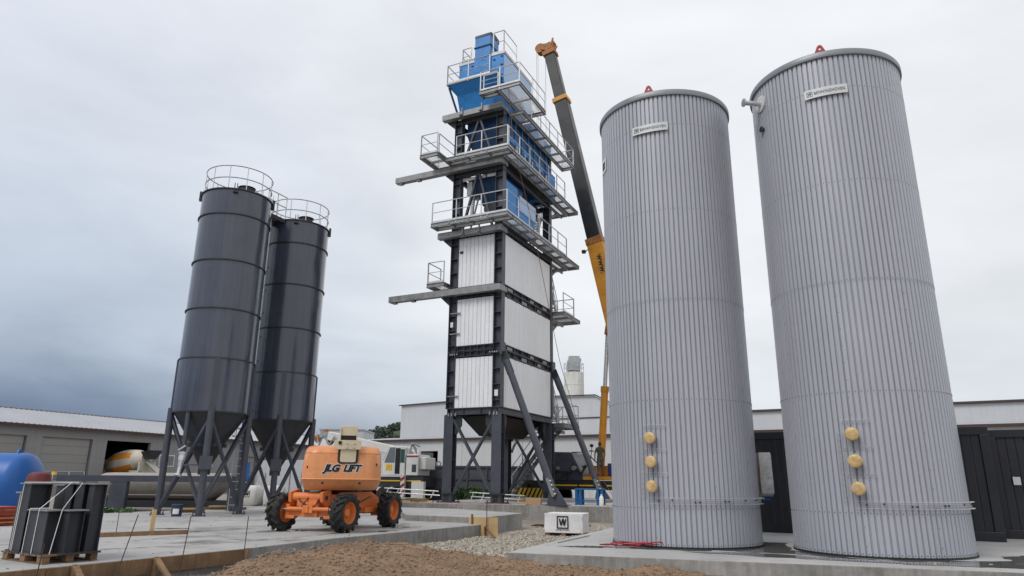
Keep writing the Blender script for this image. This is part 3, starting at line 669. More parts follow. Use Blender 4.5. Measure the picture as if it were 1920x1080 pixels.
# ---- three closed storeys with white panels
NF, NS = 9, 26
FW, SW = (2.42-.45)/NF, (5.86-.32)/NS
def panel_mesh(w, h):
    b = MB(); g = .006; c = .014
    b.loft([[(g,.03,0),(w-g,.03,0),(w-g,.03,h),(g,.03,h)],[(g,.012,0),(w-g,.012,0),(w-g,.012,h),(g,.012,h)],[(g+c,0,.008),(w-g-c,0,.008),(w-g-c,0,h-.008),(g+c,0,h-.008)]])
    me = bpy.data.meshes.new('wall_panel'); me.from_pydata(b.v, [], b.f); me.materials.append(white_pan); return me
ST = [(4.53,6.85),(7.43,9.70),(10.31,12.80)]
for si, (z0, z1) in enumerate(ST):
    za, zb = z0-.28 if si else z0-.02, z1+.29 if si < 2 else z1+.18
    fr = MB().box(.26,LX-.26,.10,LY-.06,za,zb).build('storey_core', steel_dk, TW)
    MB().box(LX-.12,LX-.08,.43,LY-.43,z0,z1).build('end_wall', white_pan, fr)
    for y0 in (0, LY-.42):
        b = MB()
        for yy in (y0, y0+.40): b.box(.0,.34,yy,yy+.02,za,zb)
        b.box(.2,.22,y0+.02,y0+.40,za,zb); k = za+.3
        while k < zb-.1: b.box(.015,.2,y0+.02,y0+.40,k,k+.02); k += .72
        if y0 == 0: b.box(0,.30,-.022,0,za,zb)
        b.build('column', steel, fr)
        b = MB()
        for yy in (y0, y0+.40): b.box(LX-.3,LX,yy,yy+.02,za,zb)
        b.box(LX-.22,LX-.2,y0+.02,y0+.40,za,zb)
        if y0 == 0: b.box(LX-.26,LX,-.022,0,za,zb)
        b.build('column', steel, fr)
    pf, ps = panel_mesh(FW, z1-z0), panel_mesh(SW, z1-z0)
    for k in range(NF): inst(pf, 'wall_panel', fr, (.06, .45+FW*(k+1), z0), rot=(0,0,R_(-90)))
    for k in range(NS): inst(ps, 'wall_panel', fr, (.32+SW*k, .015, z0))
    for k in range(6): MB().box(.32+k*.9+.3,.32+k*.9+.36,-.004,.02,z1-.05,z1-.03).build('hook', steel_dk, fr) if si < 2 else None
    if si: # ribbed band below this storey
        zl = ST[si-1][1]; zm = (zl+z0)/2; b = MB()
        for z in (zl+.05, zm-.02, zm+.03, z0-.05): b.box(0,.16,.43,LY-.43,z,z+.02)
        b.box(.14,.16,.43,LY-.43,zl+.07,z0-.05)
        for k in range(6): b.box(.0,.14,.5+k*.36,.52+k*.36,zl+.07,z0-.05)
        b.build('front_band', steel, fr)
        b = MB()
        for z in (zl+.03, zm-.015, zm+.025, z0-.05): b.box(.30,LX-.26,-.015,.1,z,z+.025)
        for k in range(7): b.box(.55+k*.83,.575+k*.83,-.012,.1,zl+.055,z0-.05)
        b.build('side_band', steel, fr)
        for k, (xa, xb, up_) in enumerate(((.7,1.25,1),(2.3,2.9,0),(3.3,3.75,1),(4.2,4.8,0),(4.9,5.4,1))):
            zc = zm+.045 if up_ else zl+.06; MB().box(xa,xb,.03,.06,zc,zc+.17).build('cover_plate', galv_dk, fr)
for z in (5.05,7.0+1.0,9.0): # door latches at the far left column
    MB().box(-.03,.03,2.2,2.75,z,z+.045).build('latch_bar', galv_dk, TW)
for y in (.2,.3,.42,.55,2.3,2.42,2.55,2.66): MB().tube((-.01,y,7.02),(-.05,y,7.02),.035,8).build('bolt_head', galv, TW)
b = MB(); b.box(-.012,-.004,.12,.30,5.0,5.28); b.build('paper_notice', white, TW)
b = MB(); b.box(-.012,-.004,2.58,2.72,8.35,8.6); b.build('paper_notice', white, TW)
MB().box(.04,.058,2.16,2.34,12.02,12.15).build('wall_slot', black, TW)
# ---- long galvanised hoist rails across the front
def hoist(z, y1, br):
    b = MB(); b.box(-.32,-.02,-.06,y1,z-.15,z-.125); b.box(-.32,-.02,-.06,y1,z+.125,z+.15); b.box(-.32,-.30,-.06,y1,z-.125,z+.125); b.box(-.30,-.02,y1-.02,y1,z-.125,z+.125)
    b.box(-.30,.42,-.06,-.035,z-.125,z+.12)
    o = b.build('hoist_rail', galv_dk, TW)
    for y in (.5, 2.3): MB().box(-.02,.1,y,y+.2,z-.12,z+.12).build('rail_bracket', steel, o)
    for y in br:
        q = MB(); q.box(-.40,-.33,y,y+.06,z-.2,z+.30); q.box(-.62,-.2,y-.03,y+.09,z-.23,z-.155); q.build('hanger', galv_dk, o)
    if y1 > 4:
        for y in (4.9, 6.0): q = MB(); q.box(-.28,-.06,y-.2,y+.02,z-.22,z-.155); q.build('rail_stop', galv_dk, o)
hoist(10.02, 6.2, ()); hoist(16.5, 6.2, ()); hoist(12.98, 3.45, (1.05,1.95)); hoist(19.52, 3.45, (1.05,2.2))
for z in (9.98, 16.46, 12.94, 19.48):
    b = MB(); b.prism([(2.84,z-.55),(2.84,z+.1),(3.42,z+.1),(3.42,z-.02)], 'x', .05, .3); b.build('corner_bracket', steel, TW)
# ---- open storeys
b = MB(); b.box(.05,LX-.1,.02,LY-.05,12.99,13.2); b.build('floor_girder', steel_dk, TW)
for (za, zb) in ((12.95,16.36),(16.62,19.36)):
    for x in (0, LX-.34):
        for y in (0, LY-.42):
            b = MB()
            for yy in (y, y+.40): b.box(x,x+.34,yy,yy+.02,za,zb)
            b.box(x+.18,x+.2,y+.02,y+.4,za,zb); k = za+.4
            while k < zb-.1: b.box(x+.015,x+.18,y+.02,y+.40,k,k+.02); k += .8
            b.build('column', steel, TW)
    for zz_ in (zb-.12, za+.1):
        b = MB()
        for y in (.06, LY-.06): b.ibeam((0,y,zz_),(LX,y,zz_),.16,.26,.02)
        for x in (.08, LX-.08): b.ibeam((x,.1,zz_),(x,LY-.1,zz_),.16,.26,.02)
        b.build('ring_frame', steel_dk, TW)
    for x in (.08,):
        b = MB(); b.beam((x,1.48,zb-.25),(x,2.28,za+.3),.1,.13,(1,0,0)); b.build('v_brace', steel, TW)
        b = MB(); b.beam((x,1.36,zb-.25),(x,.60,za+.3),.1,.13,(1,0,0)); b.build('v_brace', steel, TW)
# storey 4: weighing hoppers, mixer drive, pale sheet cover
def frustum(name, m, parent, a, za, c, zb):      # a, c = x0,x1,y0,y1
    f = lambda q, z: [(q[0],q[2],z),(q[1],q[2],z),(q[1],q[3],z),(q[0],q[3],z)]
    return MB().loft([f(a,za), f(c,zb)]).build(name, m, parent)
h = frustum('weigh_hopper', blue_dk, TW, (.9,2.6,.45,1.6), 14.75, (.5,3.0,.3,2.0), 16.1); frustum('hopper_spout', blue_dk, h, (1.3,2.2,.7,1.3), 14.1, (.95,2.55,.5,1.55), 14.74)
h = frustum('weigh_hopper', steel_dk, TW, (3.6,5.2,.8,1.9), 14.6, (3.3,5.6,.5,2.3), 16.1)
b = MB(); b.box(.36,1.72,.02,.6,13.5,15.7); b.build('mixer_housing', blue, TW, bevel=.02)
b = MB(); b.box(1.74,3.75,-.05,.6,13.55,14.5); b.build('mixer_housing', blue, TW, bevel=.02)
for k in range(2): MB().box(1.75+k*1.0,2.73+k*1.0,-.09,.4,14.5,15.35).build('cover_sheet', blue_lt, TW, bevel=.01)
b = MB(); b.lathe([(0,-.0),(.34,0),(.34,.9),(.22,.95),(.22,1.3),(0,1.3)], 20, (.45,.95,14.35), axis='x'); b.build('drive_motor', steel_dk, TW, smooth=True)
b = MB(); b.tube((.5,2.05,13.6),(.7,1.95,16.0),.09,10); b.tube((.8,2.2,13.6),(.9,1.7,15.8),.05,8); b.tube((.4,1.1,13.7),(1.0,1.0,14.3),.07,8); b.build('pipework', galv, TW)
for k in range(4): MB().box(.3+k*.28,.5+k*.28,1.9,2.2,15.2+.1*(k % 2),15.9).build('valve_block', galv, TW)
MB().box(.2,.26,1.1,2.4,15.95,16.1).build('light_strip', white, TW)
MB().box(.2,.26,.5,1.0,15.95,16.1).build('light_strip', white, TW)
# storey 5: blue aggregate bin with ribbed flank
h = frustum('aggregate_bin', blue_dk, TW, (1.0,5.0,.9,1.9), 16.75, (.45,5.75,.35,2.35), 18.6); MB().box(.45,5.75,.35,2.35,18.6,19.35).build('bin_rim', blue_dk, h)
fl = MB().box(.38,5.78,.03,.3,16.8,19.25).build('bin_flank', blue_dk, TW)
b = MB()
for k in range(7): b.box(.5+k*.8,.56+k*.8,-.04,.03,16.85,19.2)
b.box(.38,5.78,-.03,.03,18.3,18.36)
for k in range(7): MB().box(.5+k*.8,.56+k*.8,-.04,.03,16.85,19.2).build('flank_rib', blue, fl)
for k in range(5):
    v = MB(); x = 1.1+k*.95; v.tube((x,-.2,17.35),(x,-.2,17.75),.07,10); v.box(x-.09,x+.09,-.16,.02,17.5,17.6); v.tube((x+.2,-.14,17.15),(x+.2,-.14,17.5),.035,8); v.box(x-.02,x+.24,-.17,-.1,17.38,17.42); v.build('valve_actuator', galv, fl)
for k in range(3): MB().box(.7+k*1.6,1.7+k*1.6,-.012,.03,17.95,18.25).build('service_flap', blue, fl)
b = MB(); b.box(5.5,6.6,-.05,1.6,16.7,18.4); b.build('rear_chute', blue, TW)
# ---- platforms
platform([(-1.0,-.36,-.75,3.45),(-.36,8.5,-.75,-.05),(6.25,8.5,.0,2.84)], 13.42, [[(-.95,3.4),(-.95,-.7),(6.6,-.7)]])
platform([(-.9,-.36,-.7,2.84),(-.36,8.6,-.7,-.05),(6.25,8.6,.0,2.84)], 16.86, [[(-.85,2.2),(-.85,-.65)],[(-.72,-.65),(6.6,-.65)]])
platform([(-1.5,.25,2.9,3.95)], 16.98, [[(-1.45,2.95),(-1.45,3.9)],[(-1.45,3.9),(.2,3.9)],[(-1.3,2.95),(.2,2.95)]])
platform([(.5,7.7,-.85,-.05)], 19.42, [[(1.6,-.8),(7.65,-.8),(7.65,-.1)]])
platform([(-1.1,2.1,-1.4,-.1),(-1.1,-.62,-.1,.85)], 20.02, [[(-1.05,.8),(-1.05,-1.35),(2.05,-1.35)],[(-.7,.8),(-.7,.0)]], joist=1.5)
for (x, zt) in ((7.2,13.2),(7.2,16.66),(7.2,10.0),(7.0,4.0)):
    for y in (.25, 2.4):
        b = MB(); b.path([(6.16,y,zt-1.2),(6.45,y,zt-.85),(7.5,y,zt-.15)], .07, 8); b.beam((6.16,y,zt-.1),(8.3,y,zt-.1),.1,.16); b.build('cantilever_bracket', galv_dk, TW)
platform([(6.3,8.9,-.6,1.9)], 10.25, [[(6.4,-.55),(8.0,-.55)],[(8.0,-.55),(8.0,1.8)]])
platform([(6.3,8.6,-.55,1.9)], 4.25, [[(7.0,-.5),(8.55,-.5),(8.55,1.8)]])
platform([(-.3,1.0,3.0,4.0)], 10.6, [[(-.25,3.05),(-.25,3.95)],[(-.25,3.95),(.9,3.95)]])
# stair flights behind the far end
def flight(p0, p1, w):
    """straight stair: p0, p1 on the near stringer, w the vector across"""
    p0, p1, w = Vector(p0), Vector(p1), Vector(w); b = MB()
    for o in (Vector(), w): b.beam(p0+o, p1+o, .05, .22)
    n = max(3, int(abs(p1.z-p0.z)/.21)); run = Vector((p1.x-p0.x, p1.y-p0.y, 0)).normalized()
    for k in range(1, n): c = p0.lerp(p1, k/n); b.beam(c, c+w, .26, .03)
    f = b.build('stair_flight', galv_dk, TW)
    for o in (Vector(), w):
        r = MB()
        for hh in (.55, 1.05): r.tube(p0+o+Vector((0,0,hh)), p1+o+Vector((0,0,hh)), .024, 6)
        for k in range(4): c = (p0+o).lerp(p1+o, k/3); r.beam(c, c+Vector((0,0,1.05)), .04, .04)
        r.build('stair_rail', galv_rail, f)
flight((6.45,2.9,.55),(6.45,-.1,4.15),(.8,0,0)); flight((8.3,.6,4.3),(6.6,.6,7.1),(0,.8,0)); flight((6.6,1.6,7.1),(8.4,1.6,10.2),(0,.8,0)); flight((8.4,.6,10.3),(6.6,.6,13.3),(0,.8,0)); flight((6.6,1.6,13.5),(8.4,1.6,16.8),(0,.8,0))
# ---- raking struts with splice plates and shoes
for x in (.08, LX-.08):
    top, bot = Vector((x,-.06,7.05)), Vector((x,-2.55,.75)); d = (bot-top).normalized()
    s = MB().tube(top+d*.5, bot, .155, 16).build('raking_strut', steel, TW, smooth=True)
    MB().beam(top-Vector((0,0,.05)), top+d*1.15, .07, .34, (0,-1,0)).build('strut_head', steel_dk, s)
    b = MB(); b.prism([(-2.22,ZF+.01),(-3.12,ZF+.01),(-2.66,1.05),(-2.36,1.15)], 'x', x-.04, x+.04); b.build('strut_shoe', steel, s)
    b = MB(); b.beam(bot+d*-.75, bot+d*.05, .36, .12, (0,-1,0)); q = b.build('splice_plate', galv_dk, s)
    b = MB(); 
    for i in range(4):
        for sx in (-.12, .12): c = bot-d*(.65-i*.19)+Vector((sx,-.07,0)); b.tube(c, c+Vector((0,-.06,-.02)), .03, 6)
    struct(b.build('splice_bolts', white, q), 'stuff')
    b = MB(); b.box(x-.25,x+.25,-3.2,-2.1,ZF+.002,ZF+.03); b.build('foot_plate', steel, s)
    b = MB(); b.box(x-.2,x+.2,-.1,0,6.85,7.45); b.build('strut_bracket', steel, s)
# ---- blue screen housing and elevator head on top
hp = frustum('screen_chute', blue, TW, (.15,3.2,.75,2.66), 19.86, (-.12,3.4,.3,2.72), 20.75)
frustum('chute_flare', blue, hp, (-.12,3.4,.3,2.72), 20.75, (-.55,3.5,.2,3.05), 21.2)
MB().box(-.02,3.3,.6,2.75,19.68,19.84).build('chute_flange', blue_dk, hp)
MB().beam((-.5,2.98,21.1),(.1,2.75,19.75),.08,.08).build('chute_prop', blue_dk, hp)
b = MB(); b.box(-.62,.1,.1,3.08,21.2,21.28); dk = b.build('head_deck', galv_dk, TW); railing(dk, [(-.58,3.05),(-.58,.55)], 21.28); railing(dk, [(-.58,3.05),(.9,3.05)], 21.28)
hb = MB().box(.0,2.6,1.78,2.70,21.28,22.58).build('screen_housing', blue, TW, bevel=.015)
MB().box(-.03,2.6,1.76,2.72,22.58,22.72).build('housing_lid', galv, hb)
def hinges(par, y, zs):
    for z in zs: MB().box(-.05,-.005,y,y+.12,z,z+.05).build('door_hinge', blue_dk, par)
hinges(hb, 2.5, (21.5,22.3)); hinges(hb, 1.84, (21.55,22.35))
hb2 = MB().box(.0,3.4,.04,.78,20.95,22.66).build('screen_housing', blue, TW, bevel=.015)
MB().box(.02,3.4,.012,.034,20.95,22.6).build('pale_flank', blue_lt, hb2); MB().box(-.03,3.45,.0,.8,22.66,22.82).build('housing_lid', galv, hb2)
hinges(hb2, .1, (21.4,22.0,22.5)); hinges(hb2, .55, (21.5,22.4))
eh = MB().box(-.06,.95,.80,1.76,21.28,22.75).build('elevator_casing', blue, TW, bevel=.01)
for k, (z0, z1) in enumerate(((22.80,23.38),(23.44,24.0))): MB().box(-.04,.9,.83,1.75,z0,z1).build('casing_section', blue, eh, bevel=.01)
for z in (22.75, 23.38): MB().box(-.09,.96,.78,1.80,z,z+.055).build('casing_flange', blue_dk, eh)
b = MB(); b.prism([(-.06,24.0),(.95,24.0),(.95,24.22),(.45,24.3),(-.02,24.16)], 'y', .82, 1.76); b.build('head_cap', steel_dk, eh)
b = MB()
for k in range(60): y, z = random.uniform(.86,1.7), random.uniform(21.4,22.7); b.tube((-.07,y,z),(-.055,y,z),.018,6)
struct(b.build('casing_bolts', blue_dk, eh), 'stuff')
MB().box(.95,2.4,.9,1.7,22.7,23.6).build('drive_housing', blue, eh)
for y0, y1 in ((.1,.75),): railing(hb2, [(.1,.1),(.1,.72)], 22.82, h=1.3); railing(hb2, [(.1,.1),(1.6,.1)], 22.82, h=1.3)
railing(hb, [(.2,2.62),(1.9,2.62)], 22.72, h=1.0); railing(hb, [(.2,2.62),(.2,2.1)], 22.72, h=1.0)
for k in range(4): MB().tube((.02,2.1+k*.14,22.72),(.02,2.1+k*.14,22.9),.04,8).build('cable_gland', galv, hb)
b = MB(); b.lathe([(0,0),(.5,0),(.5,.12),(0,.12)], 24, (2.5,-.12,20.9), axis='y'); b.build('flange_disc', blue_lt, TW)
for k in range(3): MB().box(3.6+k*.95,4.5+k*.95,.1,2.2,19.5,20.5-.1*k).build('dust_duct', blue_lt if k == 1 else blue, TW, bevel=.02)
b = MB(); b.path([(-.9,-.7,19.9),(-.55,-.8,17.0),(1.3,-1.0,13.4),(4.4,-1.1,7.2),(5.6,-2.0,2.6),(6.9,-3.0,.5)], .014, 5); b.build('tag_rope', wood, TW)

# ================================================================== BOOM LIFT
LF = thing('boom_lift', 'faded orange self-propelled boom lift with knobbly tyres on the concrete yard', 'boom lift', (-4.8,20.2,0), -17.8)
def tyre_mesh(r=.49, w=.37, lugs=14):
    b = MB(); h = w/2
    b.lathe([(r*.56,-h*.82),(r*.70,-h),(r*.83,-h*.96),(r*.875,-h*.8),(r*.875,h*.8),(r*.83,h*.96),(r*.70,h),(r*.56,h*.82)], 40, axis='x')
    for k in range(lugs):
        for s in (-1, 1):
            a = 2*PI*(k+(.5 if s > 0 else 0))/lugs; P = lambda x, t, q: (x, q*math.cos(a+t), q*math.sin(a+t))
            lo, hi = .84*r, r
            b.loft([[P(s*.01*r*2,.12,lo),P(s*.01*r*2,.27,lo),P(s*h*.9,.05,lo),P(s*h*.9,-.13,lo)],[P(s*.01*r*2,.14,hi),P(s*.01*r*2,.25,hi),P(s*h*.93,.03,hi*.985),P(s*h*.93,-.11,hi*.985)]])
            b.loft([[P(s*h*.9,.05,lo*.95),P(s*h*.9,-.13,lo*.95),P(s*h*1.0,-.13,lo*.85),P(s*h*1.0,.05,lo*.85)],[P(s*h*.93,.03,hi*.985),P(s*h*.93,-.11,hi*.985),P(s*h*1.03,-.12,hi*.88),P(s*h*1.03,.04,hi*.88)]])
    return b
def rim_mesh(r=.485, w=.36):
    b = MB(); h = w/2
    b.lathe([(r*.57,-h*.84),(r*.60,-h*.86),(r*.60,h*.86),(r*.57,h*.84),(r*.53,h*.55),(r*.50,h*.0),(r*.44,-h*.1),(r*.24,-h*.05),(r*.21,h*.1),(r*.20,h*.42),(r*.16,h*.5),(0,h*.5)], 28, axis='x')
    b.lathe([(r*.57,-h*.84),(r*.50,-h*.5),(r*.2,-h*.4),(0,-h*.4)], 28, axis='x')
    for k in range(8): a = 2*PI*k/8; b.tube((-h*.1,r*.34*math.cos(a),r*.34*math.sin(a)),(h*.06,r*.34*math.cos(a),r*.34*math.sin(a)),.018,6)
    return b
ty0 = tyre_mesh(); w0 = ty0.build('wheel', rubber, LF, smooth=True, ang=30); r0_ = rim_mesh().build('rim', orange2, w0, smooth=True)
WP = [(.95,-1.24),(-.95,-1.24),(.95,1.24),(-.95,1.24)]
for i, (x, y) in enumerate(WP):
    if i == 0: w, r = w0, r0_
    else: w = inst(w0, 'wheel', LF); r = inst(r0_, 'rim', w)
    w.location = (x, y, .48); w.rotation_euler = (R_(17*i), 0, (0 if x > 0 else PI)+(R_(-4) if y < 0 else 0))
b = MB(); b.box(-.42,.42,-1.0,1.05,.48,.92); b.prism([(-1.05,.55),(-.7,.98),(.9,.98),(1.35,.80),(1.35,.42),(-.6,.42)], 'x', .43, .52); b.prism([(-1.05,.55),(-.7,.98),(.9,.98),(1.35,.80),(1.35,.42),(-.6,.42)], 'x', -.52, -.43)
b.box(.44,.66,.35,1.3,.42,.55); ch = b.build('chassis', orange2, LF, bevel=.012)
for y in (-1.24, 1.24):
    b = MB(); b.box(-.72,.72,y-.14,y+.14,.37,.57); b.box(-.25,.25,y-.2,y+.2,.36,.72)
    for s in (-1,1): b.box(s*.68-.06,s*.68+.06,y-.17,y+.17,.30,.68); b.box(s*.58-.14,s*.58+.14,y-.2,y-.14,.32,.40)
    b.build('axle', orange2, ch, bevel=.012)
b = MB(); b.tube((-.62,-1.47,.56),(.62,-1.47,.56),.055,12); b.box(-.15,.15,-1.53,-1.40,.47,.66); b.box(-.04,.04,-1.56,-1.38,.48,.65); st = b.build('steering_cylinder', orange2, ch, smooth=True)
for s in (-1,1): MB().tube((s*.60,-1.47,.56),(s*.80,-1.47,.56),.022,10).build('piston_rod', alu, st, smooth=True)
b = MB(); b.tube((-.60,-1.28,.86),(.36,-1.28,.86),.115,16); b.prism([(-1.45,.98),(-1.05,1.06),(-1.0,.7),(-1.2,.58),(-1.42,.74)],'x',-.66,-.58); b.prism([(-1.45,.98),(-1.05,1.06),(-1.0,.7),(-1.2,.58),(-1.42,.74)],'x',.30,.38); b.box(-.42,.18,-1.38,-1.16,.62,.80)
b.build('oscillating_link', orange2, ch, smooth=True)
for x in (-.665, .385): MB().tube((x,-1.26,.84),(x+.012,-1.26,.84),.06,14).build('pivot_pin', steel_dk, ch)
MB().tube((0,0,.92),(0,0,1.08),.52,32).build('slew_ring', steel_dk, ch, smooth=True)
tu = bpy.data.objects.new('turret', bpy.data.meshes.new('turret')); 
b = MB(); b.box(-.72,.98,-.95,.95,1.06,1.16); b.box(-.7,-.3,-.3,1.0,1.16,1.9); b.box(.5,.95,-.3,1.0,1.16,1.85)
tu = b.build('turret', orange2, LF, bevel=.02); tu.rotation_euler = (0,0,R_(30.9))
rings = []
for z, w, d, oy, r in ((1.035,1.80,1.05,.13,.30),(1.06,1.90,1.15,.09,.33),(1.18,2.0,1.28,.03,.36),(1.30,2.07,1.36,0,.38),(1.315,2.09,1.38,-.01,.38),(1.335,2.07,1.36,0,.38),(1.65,2.06,1.355,0,.38),(1.96,2.0,1.30,.02,.37),(1.975,1.985,1.285,.03,.37),(1.99,1.995,1.295,.025,.37),(2.1,1.93,1.24,.05,.36),(2.16,1.83,1.14,.1,.34),(2.19,1.6,.95,.16,.3)):
    rings.append([(x, y, z) for x, y in rrect(.03, -.78+oy, w, d, r, 9)])
hd = MB().loft(rings).build('counterweight_hood', orange, tu, smooth=True, ang=40)
HY = -1.462
def hood_y0(x):
    h = abs(x-.03)-(1.03-.38); return -1.458+(0 if h <= 0 else .38-math.sqrt(max(0, .38**2-h*h)))
MB().prism(rrect(.16,1.965,.53,.50,.09,4),'y',HY-.006,HY+.3).build('hood_slot', black, hd)
b = MB(); b.prism(rrect(.16,1.96,.41,.42,.05,3),'y',HY-.03,HY+.2); b.build('boom_tail', cream, hd, bevel=.01)
b = MB(); b.prism(rrect(.13,2.20,.70,.24,.05,4),'y',HY-.08,HY-.03); b.build('tail_plate', cream, hd, bevel=.006)
for x, z in ((-.07,2.25),(.1,2.24),(.29,2.24),(.1,2.14),(.29,2.14)): MB().tube((x,HY-.1,z),(x,HY-.075,z),.028 if x > -.05 else .05,8).build('plate_bolt', black if x < 0 else cream, hd)
b = MB(); b.box(-.08,.36,-1.45,.8,2.44,2.70); b.box(-.09,-.06,-1.5,.3,2.3,2.66); b.box(.34,.37,-1.5,.3,2.3,2.66); bm_ = b.build('boom_base', cream, tu, bevel=.03)
MB().box(-.05,.33,-1.40,.7,2.3,2.43).build('boom_hollow', black, tu)
MB().box(-.02,.30,.8,4.6,2.46,2.68).build('boom_section', cream, bm_, bevel=.02)
MB().box(.03,.25,4.6,6.2,2.48,2.64).build('boom_section', orange2, bm_, bevel=.02)
b = MB()
for z in (1.3, 1.85, 2.4): b.path([(-.75,6.4,z),(1.05,6.4,z),(1.05,7.2,z),(-.75,7.2,z)], .022, 6, True)
for x, y in ((-.75,6.4),(1.05,6.4),(1.05,7.2),(-.75,7.2),(.15,6.4),(.15,7.2)): b.tube((x,y,1.28),(x,y,2.42),.022,6)
b.box(-.75,1.05,6.4,7.2,1.27,1.3); b.box(.0,.3,6.15,6.42,1.6,2.55); b.build('work_basket', cream, bm_)
for k, pp in enumerate(([(-.3,-1.1,.95),(-.35,-1.42,.8),(-.1,-1.5,.68),(.1,-1.4,.6)],[(.2,-1.05,.95),(.28,-1.4,.82),(.2,-1.52,.62)],[(.0,-1.0,1.0),(-.05,-1.36,.9),(-.2,-1.5,.62)],[(.54,-.4,.9),(.56,.2,.7),(.55,.8,.85)])): MB().path(pp, .016, 6).build('hydraulic_hose', black, ch, smooth=True)
for x, z in ((-.86,1.62),(.92,1.7)): MB().box(x-.02,x+.02,hood_y0(x)-.008,hood_y0(x)+.05,z-.03,z+.03).build('hood_latch', black, hd)
for x in (-.45,.5): MB().tube((x,-1.36,1.22),(x,-1.43,1.22),.035,10).build('tie_down_eye', steel_dk, hd)
# lettering on the hood: dark slanted capitals with a white outline
def hood_y(x, z):      # front surface of the hood at x
    w = 2.06; h = abs(x-.03)-(w/2-.38); return -1.458+(0 if h <= 0 else .38-math.sqrt(max(0, .38**2-h*h)))
for nm, m_, off, bold in (('lettering_outline', white, .0035, .029), ('lettering', mat('navy_lettering', (.006,.008,.02), .4), .008, .015)):
    for word, cx, wd in (('JLG', -.245, .47), ('LIFT', .30, .49)):
        tx = text_mb(word, .245, bold, .3, .001, spacing=1.0 if word == 'LIFT' else .95)
        if nm == 'lettering': ref = None
        xs_ = [q[0] for q in tx.v]; c0 = (min(xs_)+max(xs_))/2; kx = (wd+(.03 if 'outline' in nm else .0))/(max(xs_)-min(xs_))
        remap(tx, lambda x, y, z: (cx+(x-c0)*kx, hood_y(cx+(x-c0)*kx, 1.6)-off-z*.5, 1.59+y*.98)); tx.build(nm, m_, hd)

# ================================================================== STEEL BUNDLE ON PALLET (left foreground)
primer = mat('primer_steel', (.036, .038, .047), .48, var=.2, scale=3, dirt=(.1, .09, .08), dirt_amt=.2, objvar=.15)
SB = thing('steel_bundle', 'strapped bundle of dark steel beam stubs on a timber pallet in the left foreground', 'steel bundle', (-8.38,12.05,0), -32); SB.scale = (.82,.82,.93)
for y in (.06, .5, .95):
    for x in (.05, .75, 1.42): MB().box(x,x+.2,y,y+.14,.02,.12).build('pallet_block', wood, SB, bevel=.006)
    MB().box(.0,1.68,y,y+.12,.004,.02).build('pallet_board', wood, SB)
for k in range(7): MB().box(.0+k*.24,.2+k*.24,.04,1.14,.12,.145).build('pallet_board', wood, SB)
def stub(x, y, h, w=.3, d=.3, top=True, lean=0):
    b = MB(); z = .16
    b.box(x-w/2,x+w/2,y-d/2,y-d/2+.018,z,h); b.box(x-w/2,x+w/2,y+d/2-.018,y+d/2,z,h); b.box(x-.009,x+.009,y-d/2+.018,y+d/2-.018,z,h)
    s = b.build('beam_stub', primer, SB)
    if top: MB().box(x-w/2-.05,x+w/2+.05,y-d/2-.04,y+d/2+.04,h,h+.022).build('end_plate', galv_dk, s)
    MB().box(x-w/2-.05,x+w/2+.05,y-d/2-.04,y+d/2+.04,.145,.165).build('end_plate', primer, s)
stub(.16,.3,1.12,.26); stub(.52,.26,1.28,.34,.4); stub(.92,.82,1.28,.3); stub(1.28,.86,1.28,.3); stub(.5,.86,1.25,.34)
stub(.93,.24,.84,.32,.3); stub(1.30,.24,.84,.32,.3); stub(1.60,.52,.84,.22,.3); stub(1.6,.9,1.28,.2,.26)
strap = white
def strapb(pts): MB().path(pts, .008, 4).build('strap', strap, SB)
strapb([(.16,-.1+.22,.15),(.16,.13,1.13),(.16,.5,1.13)]); strapb([(.42,.03,.15),(.46,.03,1.31),(.5,1.06,1.31)]); strapb([(.84,.04,.15),(.84,.05,.87),(.84,.4,.87)])
strapb([(1.2,.04,.15),(1.2,.05,.87),(1.05,.64,1.31)]); strapb([(1.56,.2,.15),(1.56,.3,.87),(1.4,.68,1.31)])
MB().box(1.2,1.62,1.06,1.08,.9,1.28).build('wrapped_papers', wrap_m, SB)
t = thing('red_cylinder', 'dull red domed cylinder standing behind the steel bundle', 'cylinder', (-10.55,16.0,0))
MB().lathe([(0,0),(.24,0),(.24,1.3),(.2,1.38),(.12,1.41),(0,1.42)],24).build('shell', mat('dull_red', (.12,.014,.016), .55, var=.2, dirt=(.06,.02,.02)), t, smooth=True)
MB().lathe([(.05,1.41),(.05,1.47),(0,1.47)],10,(.32,0,-.05)).build('valve', yellow, t)
t = thing('rusty_sheet_stack', 'low stack of rusty red sheets at the left edge', 'stack', (-14.4,20.2,0), -20)
for k in range(9): MB().box(-.6+random.uniform(-.05,.05),.5+random.uniform(-.05,.05),-.4,.4,.02+k*.055,.065+k*.055).build('sheet', crane_rust if k % 2 else redp, t)

# ---- blue tank
t = thing('blue_tank', 'bright blue plastic tank lying on its side at the left edge', 'tank', (-16.75,25.2,0))
r = 1.05; prof = [(0,0)]+[(r*math.sin(a), -.45+.45*math.cos(a)) for a in (R_(q) for q in (15,30,45,60,75,90))]+[(r,-1.6),(r+.02,-1.62),(r+.02,-1.75),(r,-1.77),(r,-5.5),(0,-5.8)]
MB().lathe([(q, z) for q, z in prof], 48, (0,0,1.08), axis='x').build('shell', poly_bl, t, smooth=True)
for x in (-.75,-1.7): MB().prism([(-.12,0),(.12,0),(.06,.14),(-.06,.14)],'x',x,x+.05).build('lifting_ear', poly_bl, t).location = (0,0,2.12)
for x in (-1.2,-3.2): MB().box(x,x+.3,-.9,.9,0,.35).build('cradle', wood, t)

